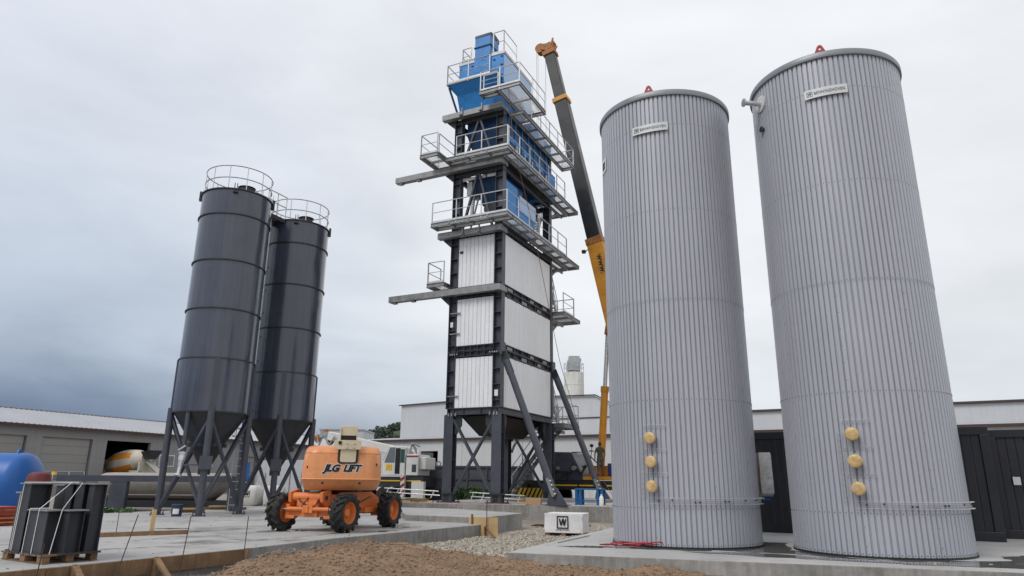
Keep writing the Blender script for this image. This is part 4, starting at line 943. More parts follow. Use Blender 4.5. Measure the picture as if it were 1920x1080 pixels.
# ================================================================== LEFT WAREHOUSE
WH = thing('garage_building', 'long low grey garage building with roller doors behind the silos', 'building', (-36,50.4,-.1), 66.3)
def wall_rows(openings, x0, x1, z1, y0=0, y1=.3, m=wall_gr, par=WH, name='wall'):
    x = x0
    for (a, c, top) in openings+[(x1, x1, 0)]:
        if a > x: MB().box(x, a, y0, y1, 0, z1).build(name, m, par)
        if c > a: MB().box(a, c, y0, y1, top, z1).build('lintel', m, par)
        x = c
DO = [(-8.0,-3.9,4.35),(-2.65,1.35,4.35),(2.5,6.5,4.35),(7.74,11.85,4.35),(22.2,24.6,3.6),(27.5,30.0,3.6)]
wall_rows(DO, -12, 40, 5.15)
MB().box(-12,-11.7,.3,12,0,5.15).build('wall', wall_gr, WH); MB().box(39.7,40,.3,12,0,5.15).build('wall', wall_gr, WH)
MB().box(-11.7,39.7,11.7,12,0,5.15).build('wall', wall_gr, WH); MB().box(-11.7,39.7,9.5,9.55,.01,5.1).build('shade_backing', dark_in, WH)  # last sheet is dark backing, painting the garage's inner shade
for (a, c, top) in DO:
    if a in (7.74,): continue
    dr = MB().box(a,a+.08,.18,.26,0,top).build('door', door_m, WH); n = 7
    for k in range(n):
        z0, z1 = top/n*k, top/n*(k+1)
        if k == 2 and a < 20:
            MB().box(a+.1,c-.1,.24,.25,z0+.02,z1-.02).build('door_pane', glass, dr)
            for q in range(4): x = a+.1+(c-a-.26)*q/3; MB().box(x,x+.06,.2,.24,z0+.01,z1-.01).build('door_mullion', white, dr)
            MB().box(a+.09,c-.09,.2,.24,z1-.03,z1).build('door_mullion', white, dr)
        else: MB().box(a+.085,c-.085,.2,.27,z0+.006,z1-.006).build('door_panel', door_m, dr, bevel=.008)
b = MB(); NR = 130; xs2 = [-12.4+52.8*k/NR for k in range(NR+1)]
for s in (0, 1):
    ya, yb = (-.5, 6.0) if s == 0 else (12.5, 6.0)
    rp = []
    for x in xs2[:-1]: rp += [(x,0),(x+.30,0),(x+.33,.045),(x+.38,.045)]
    rp.append((xs2[-1],0))
    b.add([(x,ya,5.16+h) for x,h in rp]+[(x,yb,6.75+h) for x,h in rp], [(i,i+1,len(rp)+i+1,len(rp)+i) for i in range(len(rp)-1)])
rf = b.build('roof', roof_m, WH)
MB().box(-12.4,40.4,-.52,-.36,5.0,5.16).build('gutter', brown_trim, rf); MB().box(-12.4,40.4,5.8,6.2,6.76,6.83).build('ridge_cap', roof_m, rf)
for k in range(6):
    x = 12.9+k*4.4
    if any(a-1 < x < c+1 for a, c, t_ in DO): continue
    w_ = MB().box(x,x+1.6,-.02,.05,2.4,3.4).build('window', white, WH); MB().box(x+.08,x+1.52,-.03,-.02,2.48,3.32).build('pane', glass, w_)

# ---- mixer truck reversing out of the open garage
MT = thing('mixer_truck', 'concrete mixer truck with orange and white striped drum in the open garage door', 'truck', (-36+.402*9.8,50.4+.916*9.8,-.1), 66.3-90+0)
# local frame: x towards the open yard's left..., y along the truck's length is handled below with -y pointing out of the garage
MT.rotation_euler = (0,0,R_(66.3))
drum = MB(); n = 32; ax0, ax1 = Vector((0,2.0,2.35)), Vector((0,-2.3,2.95)); dv = (ax1-ax0); L0 = dv.length; dv.normalize(); sx_ = Vector((1,0,0)); uz = dv.cross(sx_).normalized()
prof = [(0.3,0),(.72,.25),(.98,1.1),(1.04,1.9),(1.0,2.6),(.86,3.4),(.62,4.1),(.5,L0)]
vs_ = []; 
for q, l in prof:
    for i in range(n): a = 2*PI*i/n; vs_.append(ax0+dv*l+sx_*math.cos(a)*q+uz*math.sin(a)*q)
for j in range(len(prof)-1):
    for i in range(n):
        stripe = 1 if (2 <= j <= 4 and (i//3) % 2 == 0) else 0
        drum.f.append((j*n+i, j*n+(i+1) % n, (j+1)*n+(i+1) % n, (j+1)*n+i)); drum.m.append(stripe)
drum.v = [tuple(v) for v in vs_]; drum.f += [tuple(range(n)), tuple(range((len(prof)-1)*n, len(prof)*n))]; drum.m += [0,0]
mixw = mat('dusty_white_drum', (.5,.46,.40), .6, dirt=(.25,.21,.17), dirt_amt=.5)
drum.build('drum', [mixw, mat('drum_orange', (.55,.20,.02), .55, dirt=(.3,.2,.1), dirt_amt=.2)], MT, smooth=True, fix=True)
b = MB(); b.box(-.45,.45,-3.2,5.2,.85,1.15); b.build('chassis', steel_dk, MT)
b = MB(); b.box(-.75,.75,-2.5,-2.3,1.15,2.7); b.box(-.8,-.6,-2.5,-1.4,1.2,2.0); b.build('rear_pedestal', mixw, MT)
b = MB(); b.loft([[(-.6,-2.2,3.5),(.6,-2.2,3.5),(.6,-3.3,3.6),(-.6,-3.3,3.6)],[(-.3,-2.4,2.9),(.3,-2.4,2.9),(.3,-3.0,2.9),(-.3,-3.0,2.9)]]); b.build('charge_hopper', steel_dk, MT)
b = MB(); b.loft([[(-.35,-2.6,2.7),(.35,-2.6,2.7),(.25,-2.75,2.45),(-.25,-2.75,2.45)],[(-.35,-4.1,1.8),(.35,-4.1,1.8),(.25,-4.2,1.6),(-.25,-4.2,1.6)]]); b.build('discharge_chute', tan_m, MT)
for y in (-1.9,-.6,3.6):
    for s in (-1,1):
        w = MB().lathe([(.3,-.15),(.46,-.16),(.5,-.1),(.5,.1),(.46,.16),(.3,.15),(.0,.1)], 24, (s*1.0,y,.5), axis='x').build('wheel', rubber, MT, smooth=True)
b = MB(); b.loft([[(x,y,1.0) for x,y in rrect(0,4.4,2.3,1.9,.15,3)],[(x,y,2.1) for x,y in rrect(0,4.4,2.3,1.9,.15,3)],[(x,y,2.9) for x,y in rrect(0,4.25,2.1,1.5,.2,3)]]); b.build('cab', mixw, MT)

# ================================================================== WHITE WAREHOUSE BEHIND
WB = thing('white_warehouse', 'large white sheet-clad warehouse behind the tower with a set-back upper storey', 'building', (-17,71,-.1), -29.25)
wall_rows([(9.28,11.8,4.05)], 0, 70, 4.98, m=wall_wh, par=WB)
MB().box(0,.3,.3,24,0,4.98).build('wall', wall_wh, WB); MB().box(7,14,6,6.1,0,4.9).build('shade_backing', dark_in, WB)  # dark sheet behind the doorway paints the shade inside
MB().box(-.3,70.3,-.25,-.02,4.98,5.16).build('eave_trim', brown_trim, WB)
b = MB(); b.add([(-.3,-.25,5.165),(70.3,-.25,5.165),(70.3,8.0,5.9),(-.3,8.0,5.9)],[(0,1,2,3)]); b.build('roof', roof_m, WB)
MB().prism([(1.03,4.5),(25.6,4.5),(25.6,8.55),(24.2,9.35),(12,9.62),(1.03,9.40)],'y',8.0,20).build('upper_wall', wall_wh, WB)
b = MB(); b.beam((.8,7.9,9.44),(12,7.9,9.68),.25,.1); b.beam((12,7.9,9.68),(24.3,7.9,9.42),.25,.1); b.beam((24.3,7.9,9.42),(25.8,7.9,8.6),.25,.1); b.build('roof_trim', brown_trim, WB)
MB().box(17,25.62,7.93,7.99,7.25,7.36).build('wall_flashing', brown_trim, WB)
MB().box(30,72,6.0,20,4.5,7.05).build('upper_wall', wall_wh, WB); MB().box(29.8,72.2,5.8,20,7.06,7.22).build('roof_trim', brown_trim, WB)
for k in range(22):      # sheet seams of the near wall
    x = 3.1*k+2.0
    if 9 < x < 12: continue
    MB().box(x,x+.06,-.035,-.002,.1,4.9).build('seam_cover', wall_wh, WB)
t = thing('far_shed', 'small pale flat-roofed shed far beyond the lift', 'building', (-27.2,100,-.1))
MB().box(0,6.2,0,8,0,8.2).build('wall', wall_wh, t); MB().box(-.1,6.3,-.1,8.1,8.2,8.4).build('roof', roof_m, t)
t = thing('far_roofed_shed', 'low grey shed roof in front of the wooded hill', 'building', (-21.5,92,-.1), -24)
MB().box(0,14,0,10,0,5.8).build('wall', wall_gr, t); MB().prism([(-.4,5.8),(14.4,5.8),(14.4,6.0),(-.4,6.6)],'y',-.4,10.4).build('roof', brown_trim, t)
t = thing('concrete_silo', 'weathered white concrete silo rising beyond the warehouse roof', 'silo', (7.4,81,-.1))
MB().lathe([(0,0),(1.16,0),(1.16,12.3),(1.19,12.32),(1.19,12.4),(1.16,12.42),(1.16,13.8),(0,14.0)],32).build('shell', mat('weathered_white', (.62,.62,.58), .7, var=.15, scale=.6, streak=.2, dirt=(.4,.36,.25), dirt_amt=.4, dscale=.5), t, smooth=True)
b = MB(); b.box(-.74,.72,-.7,.7,14.0,15.3); b.box(-.6,.66,-.6,.6,15.3,15.75); b.box(.5,.86,-.4,.4,15.15,15.5); b.build('filter_housing', galv, t, bevel=.02)
b = MB(); b.path([cyl_pt(1.14,2*PI*i/20,14.85) for i in range(20)], .03, 5, True); b.path([cyl_pt(1.14,2*PI*i/20,14.4) for i in range(20)], .025, 5, True)
for k in range(8): b.tube(cyl_pt(1.14,2*PI*k/8,13.8), cyl_pt(1.14,2*PI*k/8,14.85), .025, 5)
b.build('guard_rail', galv_dk, t)

# ================================================================== TANKER BODY, FRAME, HOPPERS, BAGS
t = thing('portal_gantry', 'dark steel portal gantry with broad legs beside the silos', 'gantry', (0,31.0,-.05))
b = MB(); b.box(-19.6,-11.9,-.14,.14,1.2,1.46); b.build('top_beam', steel, t)
for x in (-17.25,-12.15): MB().box(x,x+(.72 if x < -15 else .4),-.13,.13,0,1.2).build('leg', steel, t)
t = thing('tan_tank_body', 'tan trough-shaped tank body lying behind the dark frame', 'tank body', (0,33.2,-.05))
rings = []
for x, k, dz in ((-18.6,.96,0),(-18.4,1,0),(-13.7,1,0),(-13.0,.55,.38),(-12.85,.4,.45)):
    rings.append([(x, k*.95*math.cos(a), 1.35+dz*.3+k*(1.0 if math.sin(a) < 0 else .25)*math.sin(a)) for a in [2*PI*i/24 for i in range(24)]])
MB().loft(rings).build('shell', tan_m, t, smooth=True, ang=50)
MB().box(-18.7,-12.6,-.6,.6,.08,.40).build('skid', steel_dk, t)
b = MB(); b.box(-18.4,-13.6,-.97,-.93,.62,.66)
b.build('seam_strip', tan_m, t)
t = thing('white_hopper', 'pale grey machine hopper with sloped roof behind the farther silo', 'hopper', (-13.1,40.2,-.05), -8)
MB().prism([(-.95,.5),(.95,.5),(.95,1.75),(.55,2.35),(-.55,2.35),(-.95,1.75)],'y',-.8,.8).build('housing', wall_wh, t, bevel=.02)
for x in (-.9,.75): MB().box(x,x+.15,-.7,.7,0,.5).build('foot', steel_dk, t)
for x in (-.35,.3): MB().box(x,x+.04,-.84,-.8,.55,1.7).build('seam_cover', galv, t)
t = thing('white_hopper', 'pale grey machine hopper with sloped roof close to the lift', 'hopper', (-11.3,38.6,-.05), -8)
MB().prism([(-.9,.4),(.9,.4),(.9,1.8),(.6,2.35),(-.6,2.35),(-.9,1.8)],'y',-.8,.8).build('housing', wall_wh, t, bevel=.02)
for x in (-.85,.7): MB().box(x,x+.15,-.7,.7,0,.4).build('foot', steel_dk, t)
for x in (-.3,.35): MB().box(x,x+.04,-.84,-.8,.45,1.75).build('seam_cover', galv, t)
t = thing('signal_stand', 'blue board with an orange lamp on a dark stand beside the pale hoppers', 'sign', (-14.6,39.2,-.05))
MB().box(-.2,.25,-.04,.04,1.2,2.25).build('board', poly_bl, t); MB().tube((.05,-.12,1.15),(.05,-.12,1.35),.08,10).build('lamp', yellow, t); MB().box(-.15,.2,-.1,.1,0,1.2).build('stand', steel_dk, t)
def bulk_bag(loc, rz, label):
    rr = []
    for z, k in ((0,.88),(.1,1.0),(.4,1.06),(.75,1.0),(.92,.85),(.98,.5)): rr.append([(x*(1+.05*random.random()), y*(1+.05*random.random()), z+.03*random.random()) for x, y in rrect(0,0,.95*k,.95*k,.16,3)])
    t = thing('bulk_bag', label, 'bag', loc, rz, 'white bulk bags'); MB().loft(rr).build('sack', bag_m, t, smooth=True, ang=60)
    for s in (-1,1): MB().path([(s*.35,-.3,.9),(s*.33,-.2,1.15),(s*.33,.2,1.15),(s*.35,.3,.9)],.02,5).build('lifting_loop', bag_m, t)
    lg = MB(); wlogo(lg, 0, 0, .3); remap(lg, lambda x, y, z: (x, -.525+z, .58+y)); lg.build('emblem', black, t)
bulk_bag((-13.1,36.5,0), -10, 'white bulk bag with printed mark standing behind the silo ladder'); bulk_bag((-11.9,36.4,0), 8, 'white bulk bag half hidden behind the lift tyre')
t = thing('red_lamp_drum', 'dark drum with a red cap between the bags and the lift tyre', 'drum', (-11.15,34.9,0))
MB().lathe([(0,0),(.28,0),(.28,.3),(.27,.32),(.28,.62),(0,.64)],20).build('barrel', steel_dk, t, smooth=True); MB().lathe([(.16,.64),(.16,.86),(0,.9)],16,(-.25,-.1,-.1)).build('cap', redp, t, smooth=True)
t = thing('paint_bucket', 'navy blue bucket with a white label between the silo legs', 'bucket', (-11.95,25.95,0))
MB().lathe([(0,.0),(.17,0),(.19,.36),(.205,.36),(.205,.40),(.18,.41),(0,.41)],24).build('pail', mat('navy_plastic', (.02,.035,.09), .4), t, smooth=True)
b = MB(); b.lathe([(.188,.08),(.196,.26)],8,(0,0,0),0,R_(-110),R_(-45)); b.build('label_sheet', white, t)
for i, (x, y, w_, lb) in enumerate(((-12.6,31.9,.9,'timber offcuts lying behind the nearer silo'),(-12.9,28.9,.6,'short timber block beside the silo leg'))):
    t = thing('timber_offcut', lb, 'timber', (x,y,0), 20*i+8); MB().box(-w_,w_,-.12,.12,.0,.1).build('plank', wood, t); MB().box(-w_*.7,w_*.8,-.2,.08,.1,.17).build('plank', ply, t)

# ================================================================== WHITE MOBILE CRANE BEHIND THE LIFT
WC = thing('white_crane', 'white mobile crane with glazed cab parked behind the orange lift', 'crane', (-6.12,40.5,-.05), -12)
b = MB(); b.box(-4.6,1.6,-1.1,1.1,1.0,1.55); b.build('carrier', steel_dk, WC); MB().box(-4.5,1.5,-1.13,-1.1,1.3,1.36).build('yellow_stripe', yellow, WC)
for x in (-3.8,-2.4,-.6,.8):
    for s in (-1,1): MB().lathe([(.2,-.15),(.46,-.16),(.52,-.1),(.52,.1),(.46,.16),(.2,.15),(0,.05)],24,(x,s*.95,.52),axis='y').build('wheel', rubber, WC, smooth=True)
b = MB(); b.box(.4,.62,-1.35,-1.1,.05,1.6); o = b.build('outrigger', white, WC)
for k in range(4): 
    b = MB(); z = .2+k*.36; b.loft([[(.398,-1.36,z),(.622,-1.36,z+.16),(.622,-1.36,z+.32),(.398,-1.36,z+.16)],[(.398,-1.352,z),(.622,-1.352,z+.16),(.622,-1.352,z+.32),(.398,-1.352,z+.16)]]); b.build('red_stripe', redp, o)
b = MB(); b.box(1.0,1.7,-1.25,-.9,.3,1.3); b.build('outrigger', white, WC)
b = MB(); b.prism([(-.75,1.62),(.55,1.62),(.55,3.1),(.45,3.2),(-.35,3.2),(-.72,2.4)],'y',-1.2,-.25); cb = b.build('cab', white, WC, bevel=.03)
b = MB(); b.prism([(-.66,2.30),(-.06,2.30),(-.05,3.12),(-.36,3.12)],'y',-1.215,-1.2); b.build('side_pane', glass, cb)
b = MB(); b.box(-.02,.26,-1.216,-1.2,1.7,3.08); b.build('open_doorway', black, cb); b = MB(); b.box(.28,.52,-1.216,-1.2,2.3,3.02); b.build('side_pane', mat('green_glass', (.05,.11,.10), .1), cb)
b = MB(); b.prism([(-.74,2.42),(-.36,3.17),(-.38,3.19),(-.76,2.44)],'y',-1.12,-.33); b.build('windscreen', glass, cb)
MB().box(-.55,-.2,-1.216,-1.2,1.9,2.2).build('yellow_plate', yellow, cb)
b = MB(); b.box(.6,1.3,-1.15,.9,1.62,2.75); b.box(1.3,1.66,-.9,.8,1.95,2.6); b.build('engine_housing', white, WC, bevel=.03); MB().box(.62,1.28,-1.165,-1.15,2.6,2.68).build('red_stripe', redp, WC); MB().box(.95,1.2,-1.165,-1.15,1.8,2.2).build('louvre', steel, WC)
b = MB(); b.path([(.7,-.9,2.75),(.75,-.8,3.3),(.9,-.5,3.1),(1.0,-.6,2.8),(.85,-.9,3.35),(1.1,-.4,3.2)],.05,6); b.build('hose_reel', galv, WC)
b = MB(); b.beam((.9,.1,2.7),(-4.7,.0,3.85),.45,.5); bo = b.build('boom', white, WC, bevel=.03); MB().beam((-4.5,.0,3.81),(-5.2,.0,3.95),.35,.38).build('boom_section', galv, bo); 
for k, (x, z) in enumerate(((-4.9,4.0),(-5.4,3.7),(-4.6,3.55))): MB().lathe([(0,-.08),(.22,-.08),(.25,0),(.22,.08),(0,.08)],16,(x,.0,z),axis='y').build('sheave', crane_rust, bo)
b = MB(); b.path([(-5.5,-.1,4.1),(-5.2,-.2,3.3),(-4.9,-.3,3.9),(-4.5,-.3,3.3),(-4.2,-.3,3.8),(-3.9,-.35,3.2)],.045,5); b.build('jib_lattice', galv, bo)

# ================================================================== GREY STEEL TROUGH BEHIND THE TOWER
trough_m = mat('grey_trough_paint', (.085, .09, .11), .5, var=.15, dirt=(.16, .15, .14), dirt_amt=.3)
t = thing('steel_trough', 'long dark grey ribbed steel trough lying behind the tower legs', 'trough', (-6.0,42.6,-.05), -6)
b = MB(); b.prism([(-.7,.15),(.7,.15),(.95,.9),(.95,2.1),(-.95,2.1),(-.95,.9)],'x',0,7.4); b.build('body', trough_m, t)
for k in range(7): x = .2+k*1.13; MB().box(x,x+.08,-1.03,-.952,.9,2.08).build('rib', trough_m, t)
MB().box(-.05,7.45,-1.04,-.953,2.1,2.2).build('rim', steel, t); MB().box(-.02,7.42,-1.03,-.953,1.42,1.48).build('rim', steel, t)
for x in (.9,1.9,5.6): MB().lathe([(.09,-.03),(.17,-.03),(.17,.03),(.09,.03),(.09,-.03)],16,(x,-.9,2.3),axis='y').build('lifting_eye', galv_dk, t)
for x in (.8,6.4): MB().box(x,x+.3,-.6,.6,0,.16).build('bearer', wood, t)

# ================================================================== YELLOW TELESCOPIC CRANE
CR = thing('telescopic_crane', 'yellow mobile crane with long charcoal telescopic boom raised beside the tower', 'crane', (3.55,39.27,-.05), -26)
b = MB(); b.box(-3.4,9.0,-1.2,1.2,.95,1.42); b.build('carrier', black, CR)
for k, (x0, x1) in enumerate(((-1.6,-.9),(-.8,.6),(.7,1.5),(2.2,3.0),(3.2,5.0))): MB().box(x0,x1,-1.225,-1.2,1.14,1.21).build('reflective_stripe', yellow, CR)
for x in (-2.6,-1.2,3.4,4.8,6.6,8.0):
    for s in (-1,1):
        w = MB().lathe([(.25,-.18),(.55,-.19),(.62,-.12),(.62,.12),(.55,.19),(.25,.18),(0,.08)],28,(x,s*1.0,.62),axis='y').build('wheel', rubber, CR, smooth=True)
def striped(x0, x1, z0, z1, y, nm):
    bd = MB().box(x0,x1,y,y+.06,z0,z1).build(nm, yellow, CR); n = int((x1-x0)/.24); h = z1-z0
    for k in range(n):
        x = x0+.02+k*(x1-x0)/n; b = MB(); w = .11; q = [(x,z0+.01),(x+w,z0+.01),(min(x1-.005,x+w+h*.5),z1-.01),(min(x1-.005,x+h*.5),z1-.01)]
        b.prism(q,'y',y-.006,y-.001); b.build('black_stripe', black, bd)
    return bd
sb = striped(-3.75,-1.2,.42,1.02,-1.62,'striped_bumper'); MB().tube((-3.3,-1.70,.78),(-3.3,-1.63,.78),.16,20).build('yellow_disc', yellow, sb)
MB().box(-3.3,-2.2,-1.5,-1.1,.95,1.25).build('bumper_bracket', black, CR)
sb2 = striped(3.0,4.4,.35,1.0,-1.62,'striped_bumper')
b = MB(); b.prism([(-1.5,1.42),(.95,1.42),(.2,2.9),(-1.5,2.95)],'y',-1.0,.9); b.build('engine_cover', steel, CR, bevel=.03)
for k in range(6):
    x = -1.1+k*.3; q = MB(); q.lathe([(0,0),(.09+.03*(k % 2),0),(.09+.03*(k % 2),.22),(0,.22)],14,(x,-1.25,1.7+.18*(k % 3)),axis='y'); q.build('engine_part', (black, steel_dk, galv_dk)[k % 3], CR, smooth=True)
MB().box(-.8,.2,-1.12,-1.0,1.9,2.45).build('radiator_box', steel, CR); MB().box(-1.2,.0,-1.2,-1.02,1.45,1.8).build('battery_box', steel_dk, CR)
b = MB(); b.path([(.2,-.9,2.9),(1.0,-.9,2.9),(1.9,-1.0,2.1)],.03,6); b.path([(.6,-1.1,2.0),(.8,-1.2,1.75),(1.1,-1.15,2.2),(.9,-1.25,2.1)],.06,7); b.build('hose_bundle', black, CR)
b = MB(); b.box(.9,6.2,-1.2,1.2,1.45,1.62); b.box(1.0,2.6,-.6,.6,1.62,2.2); dk = b.build('superstructure_deck', crane_y, CR, bevel=.02)
b = MB(); b.box(2.6,4.6,-.9,.9,1.62,3.0); b.prism([(2.7,3.0),(4.0,3.0),(3.6,4.6),(3.05,4.6)],'y',-.55,-.45); b.prism([(2.7,3.0),(4.0,3.0),(3.6,4.6),(3.05,4.6)],'y',.45,.55); b.build('slew_frame', crane_y, CR, bevel=.02)
b = MB(); b.prism([(4.2,1.62),(5.9,1.62),(5.9,3.3),(4.6,3.5),(4.2,2.6)],'y',-1.25,-.35); b.build('operator_cab', crane_y, CR, bevel=.03)
b = MB(); b.tube((1.6,-1.0,1.7),(1.75,-1.0,2.2),.1,8); b.tube((1.4,-1.1,1.62),(1.5,-1.1,2.1),.06,8); b.tube((1.7,-.9,2.0),(2.0,-.9,2.5),.05,8); b.build('winch_gear', crane_y, CR)
MB().box(2.3,2.75,-1.22,-1.05,1.65,2.3).build('blue_drum_cover', mat('navy_sheet', (.01,.02,.09), .5), CR)
base, tip = Vector((3.85,0,4.2)), Vector((-1.28,0,28.75)); bd = (tip-base).normalized(); upb = Vector((0,1,0))
def along(z): return base+bd*((z-base.z)/bd.z)
def boxsec(z0, z1, w, d, m, nm, par, bev=.05): return MB().beam(along(z0), along(z1), w, d, upb).build(nm, m, par, bevel=bev)
bs = boxsec(3.8, 15.0, .98, .9, crane_y, 'boom_base_section', CR)
MB().beam(along(14.85), along(15.25), 1.04, .98, upb).build('boom_collar', crane_rust, bs, bevel=.02)
m1 = boxsec(15.0, 25.0, .84, .78, boom_m, 'boom_middle_section', CR); MB().beam(along(24.85), along(25.15), .98, .92, upb).build('boom_collar', crane_y, m1, bevel=.02)
m2 = boxsec(25.0, 28.7, .70, .64, boom_m, 'boom_tip_section', CR); MB().beam(along(28.55), along(28.85), .86, .8, upb).build('boom_collar', crane_rust, m2, bevel=.02)
b = MB(); hc = along(28.95); b.beam(along(28.5), along(29.5), .5, .46, upb); b.beam(hc+Vector((.3,0,.2)), hc+Vector((-.6,0,.42)), .42, .42, upb); b.beam(hc+Vector((.25,-.26,-.1)), hc+Vector((-.5,-.26,.3)), .04, .3); b.tube(hc+Vector((.1,-.32,.1)), hc+Vector((.1,.32,.1)), .1, 12); b.tube(hc+Vector((-.25,-.3,.3)), hc+Vector((-.25,.3,.3)), .07, 10); b.beam(hc+Vector((.3,-.1,-.3)), hc+Vector((.55,-.1,.2)), .1, .14); hdm = b.build('boom_head', crane_rust, m2, bevel=.04)
for s in (-.2, 0, .2): MB().lathe([(0,-.04),(.29,-.04),(.33,-.05),(.29,0),(.33,.05),(.29,.04),(0,.04)],20,tuple(hc+Vector((-.62,s,.3))),axis='y').build('sheave', crane_rust, hdm)
MB().lathe([(0,-.2),(.12,-.2),(.12,.2),(0,.2)],14,tuple(hc+Vector((.3,0,.5))),axis='y').build('sheave', crane_rust, hdm)
MB().beam(hc+Vector((.2,-.2,.35)), hc+Vector((.33,-.2,.8)),.08,.1).build('head_bracket', crane_rust, hdm)
b = MB(); b.beam(hc+Vector((-.45,.1,.55)), hc+Vector((-.42,.1,.8)),.05,.05); b.build('anemometer', black, hdm)
for dx in (-.94,-.84,-.3): 
    e = Vector((dx+.05,0,22.0)); MB().tube(hc+Vector((dx,0,.3)), e+Vector((hc.x,0,-8)), .012, 4).build('hoist_rope', galv, CR)
lug = along(9.95)+Vector((-.52,0,-.2)); b = MB(); b.prism([(lug.x-.12,lug.z-.35),(lug.x+.3,lug.z-.3),(lug.x+.45,lug.z+1.2),(lug.x+.1,lug.z+.9)],'y',-.3,.3); b.build('cylinder_lug', crane_rust, bs, bevel=.02)
cyt = Vector((lug.x,0,lug.z-.2)); cyb = Vector((1.5,0,1.9))
MB().tube(cyb, cyb.lerp(cyt,.58), .2, 20).build('luffing_cylinder', crane_y, CR, smooth=True); MB().tube(cyb.lerp(cyt,.56), cyb.lerp(cyt,.6), .235, 20).build('cylinder_gland', crane_y, CR, smooth=True); MB().tube(cyb.lerp(cyt,.58), cyt, .12, 16).build('piston_rod', alu, CR, smooth=True)
tx = text_mb('www.', .52, .012, .0, .003); 
def bm_map(x, y, z):      # lettering runs down the near face of the yellow section
    p = along(14.2)-bd*(x+.7); a = bd.cross(Vector((0,1,0))).normalized(); return p+a*(-y-.12)*1+Vector((0,-.455-z,0))
remap(tx, bm_map); tx.build('boom_lettering', black, bs)
for k in range(5): MB().tube(along(17+k*1.9)+Vector((.12,-.395,0)), along(17+k*1.9)+Vector((.12,-.385,0)), .05, 8).build('inspection_hole', black, m1)
b = MB(); b.box(-.16,.04,-.1,.1,-.09,.09); q = b.build('boom_camera', black, bs); q.location = along(14.6)+Vector((-.75,-.2,-.1)); MB().beam(along(14.6)+Vector((-.7,-.2,-.1)), along(14.7)+Vector((-.4,-.2,0)),.04,.04).build('camera_arm', black, bs)

# ================================================================== CONTAINERS
def container(loc, rz, w, label, h=2.72, depth=2.4):
    t = thing('site_container', label, 'container', loc, rz, 'anthracite site containers')
    MB().box(.12,w-.12,.06,depth,.02,h-.02).build('core', cont_m, t)
    for z0, z1 in ((0,.22),(h-.2,h)): MB().box(0,w,0,.12,z0,z1).build('rail', cont_m, t, bevel=.01)
    for x in (0,w-.2): MB().box(x,x+.2,.0,.14,.22,h-.2).build('corner_post', cont_m, t, bevel=.01)
    n = int((w-.4)/.2); sw = (w-.4)/n
    me = None
    for k in range(n):
        x = .2+k*sw
        if me is None:
            b = MB(); b.loft([[(0,.06,.22),(sw,.06,.22),(sw,.06,h-.2),(0,.06,h-.2)],[(.02,.05,.22),(sw-.02,.05,.22),(sw-.02,.05,h-.2),(.02,.05,h-.2)]]); o = b.build('wall_board', cont_m, t); me = o.data; o.location = (x,0,0)
        else: inst(me, 'wall_board', t, (x,0,0))
    for x in (.1,w-.1):
        for z in (.1,h-.1): MB().tube((x,-.006,z),(x,.0,z),.05,12).build('corner_casting', black, t)
    return t
container((6.62,20.45,.0), -30.5, 6.06, 'anthracite site container standing behind the two grey tanks')
c2 = container((12.6,18.6,.0), -30.5, 4.0, 'second anthracite container at the right edge, partly hidden by the first')
b = MB(); b.box(.42,.58,-.012,-.004,1.32,1.52); b.build('notice_sheet', plate_m, c2)

# ================================================================== SMALL THINGS
def pallet(par, w, d, z=0):
    for y in (0, d/2-.05, d-.1):
        for x in (0, w/2-.07, w-.14): MB().box(x,x+.14,y,y+.1,z,z+.1).build('pallet_block', wood, par)
    for k in range(5): MB().box(0,w,k*(d-.1)/4,k*(d-.1)/4+.1,z+.1,z+.125).build('pallet_board', wood, par)
PK = thing('wrapped_crate', 'white wrapped block on a pallet with a black framed letter W', 'crate', (1.12,23.15,-.36), -19)
pallet(PK, 1.2, .9)
rr = []
for z, k in ((.11,1.0),(.16,.985),(.25,1.0),(.4,1.005),(.55,1.0),(.64,1.005),(.685,1.01),(.69,.93)):
    rr.append([(.6+(x-.6)*k+.016*random.uniform(-1,1), .45+(y-.45)*k+.016*random.uniform(-1,1), z+.012*random.uniform(-1,1)) for x, y in rrect(.6,.45,1.24,.92,.035,3)])
wr = MB().loft(rr).build('wrapped_block', mat('white_wrap', (.78,.78,.79), .5, var=.06, scale=5, bump=.5, bscale=14), PK, smooth=True, ang=50)
lg = wlogo(MB(), 0, 0, .38); remap(lg, lambda x, y, z: (.58+x, -.03+z, .43+y)); lg.build('emblem', black, wr)
for k in range(11): MB().box(.36+k*.042,.36+k*.042+random.uniform(.016,.03),-.031,-.027,.19,.19+random.uniform(.018,.03)).build('print_mark', black, wr)
t = thing('cardboard_box', 'brown cardboard box on the tower foundation edge', 'box', (1.0,30.25,.364), -12)
MB().box(-.32,.32,-.2,.2,0,.26).build('carton', card, t, bevel=.008); MB().box(-.323,.323,-.02,.02,.262,.265).build('tape', ply, t)
t = thing('blue_trestle', 'blue steel trestle on the foundation beside the strut foot', 'trestle', (2.75,30.5,.364), -18)
for x in (0,.18,.92,1.1):
    for y in (0,.5): MB().box(x,x+.1,y,y+.06,0,.62).build('leg', mat('trestle_blue', (.01,.10,.28), .5), t)
MB().box(-.02,1.22,-.02,.58,.62,.67).build('top', MATS['trestle_blue'], t); MB().box(0,1.2,.0,.03,.16,.2).build('stretcher', MATS['trestle_blue'], t)
t = thing('white_bottle', 'small white plastic bottle beside the blue trestle', 'bottle', (3.75,29.55,.364))
MB().lathe([(0,0),(.09,0),(.095,.03),(.095,.3),(.06,.38),(.035,.4),(.035,.46),(0,.46)],16).build('body', white, t, smooth=True)
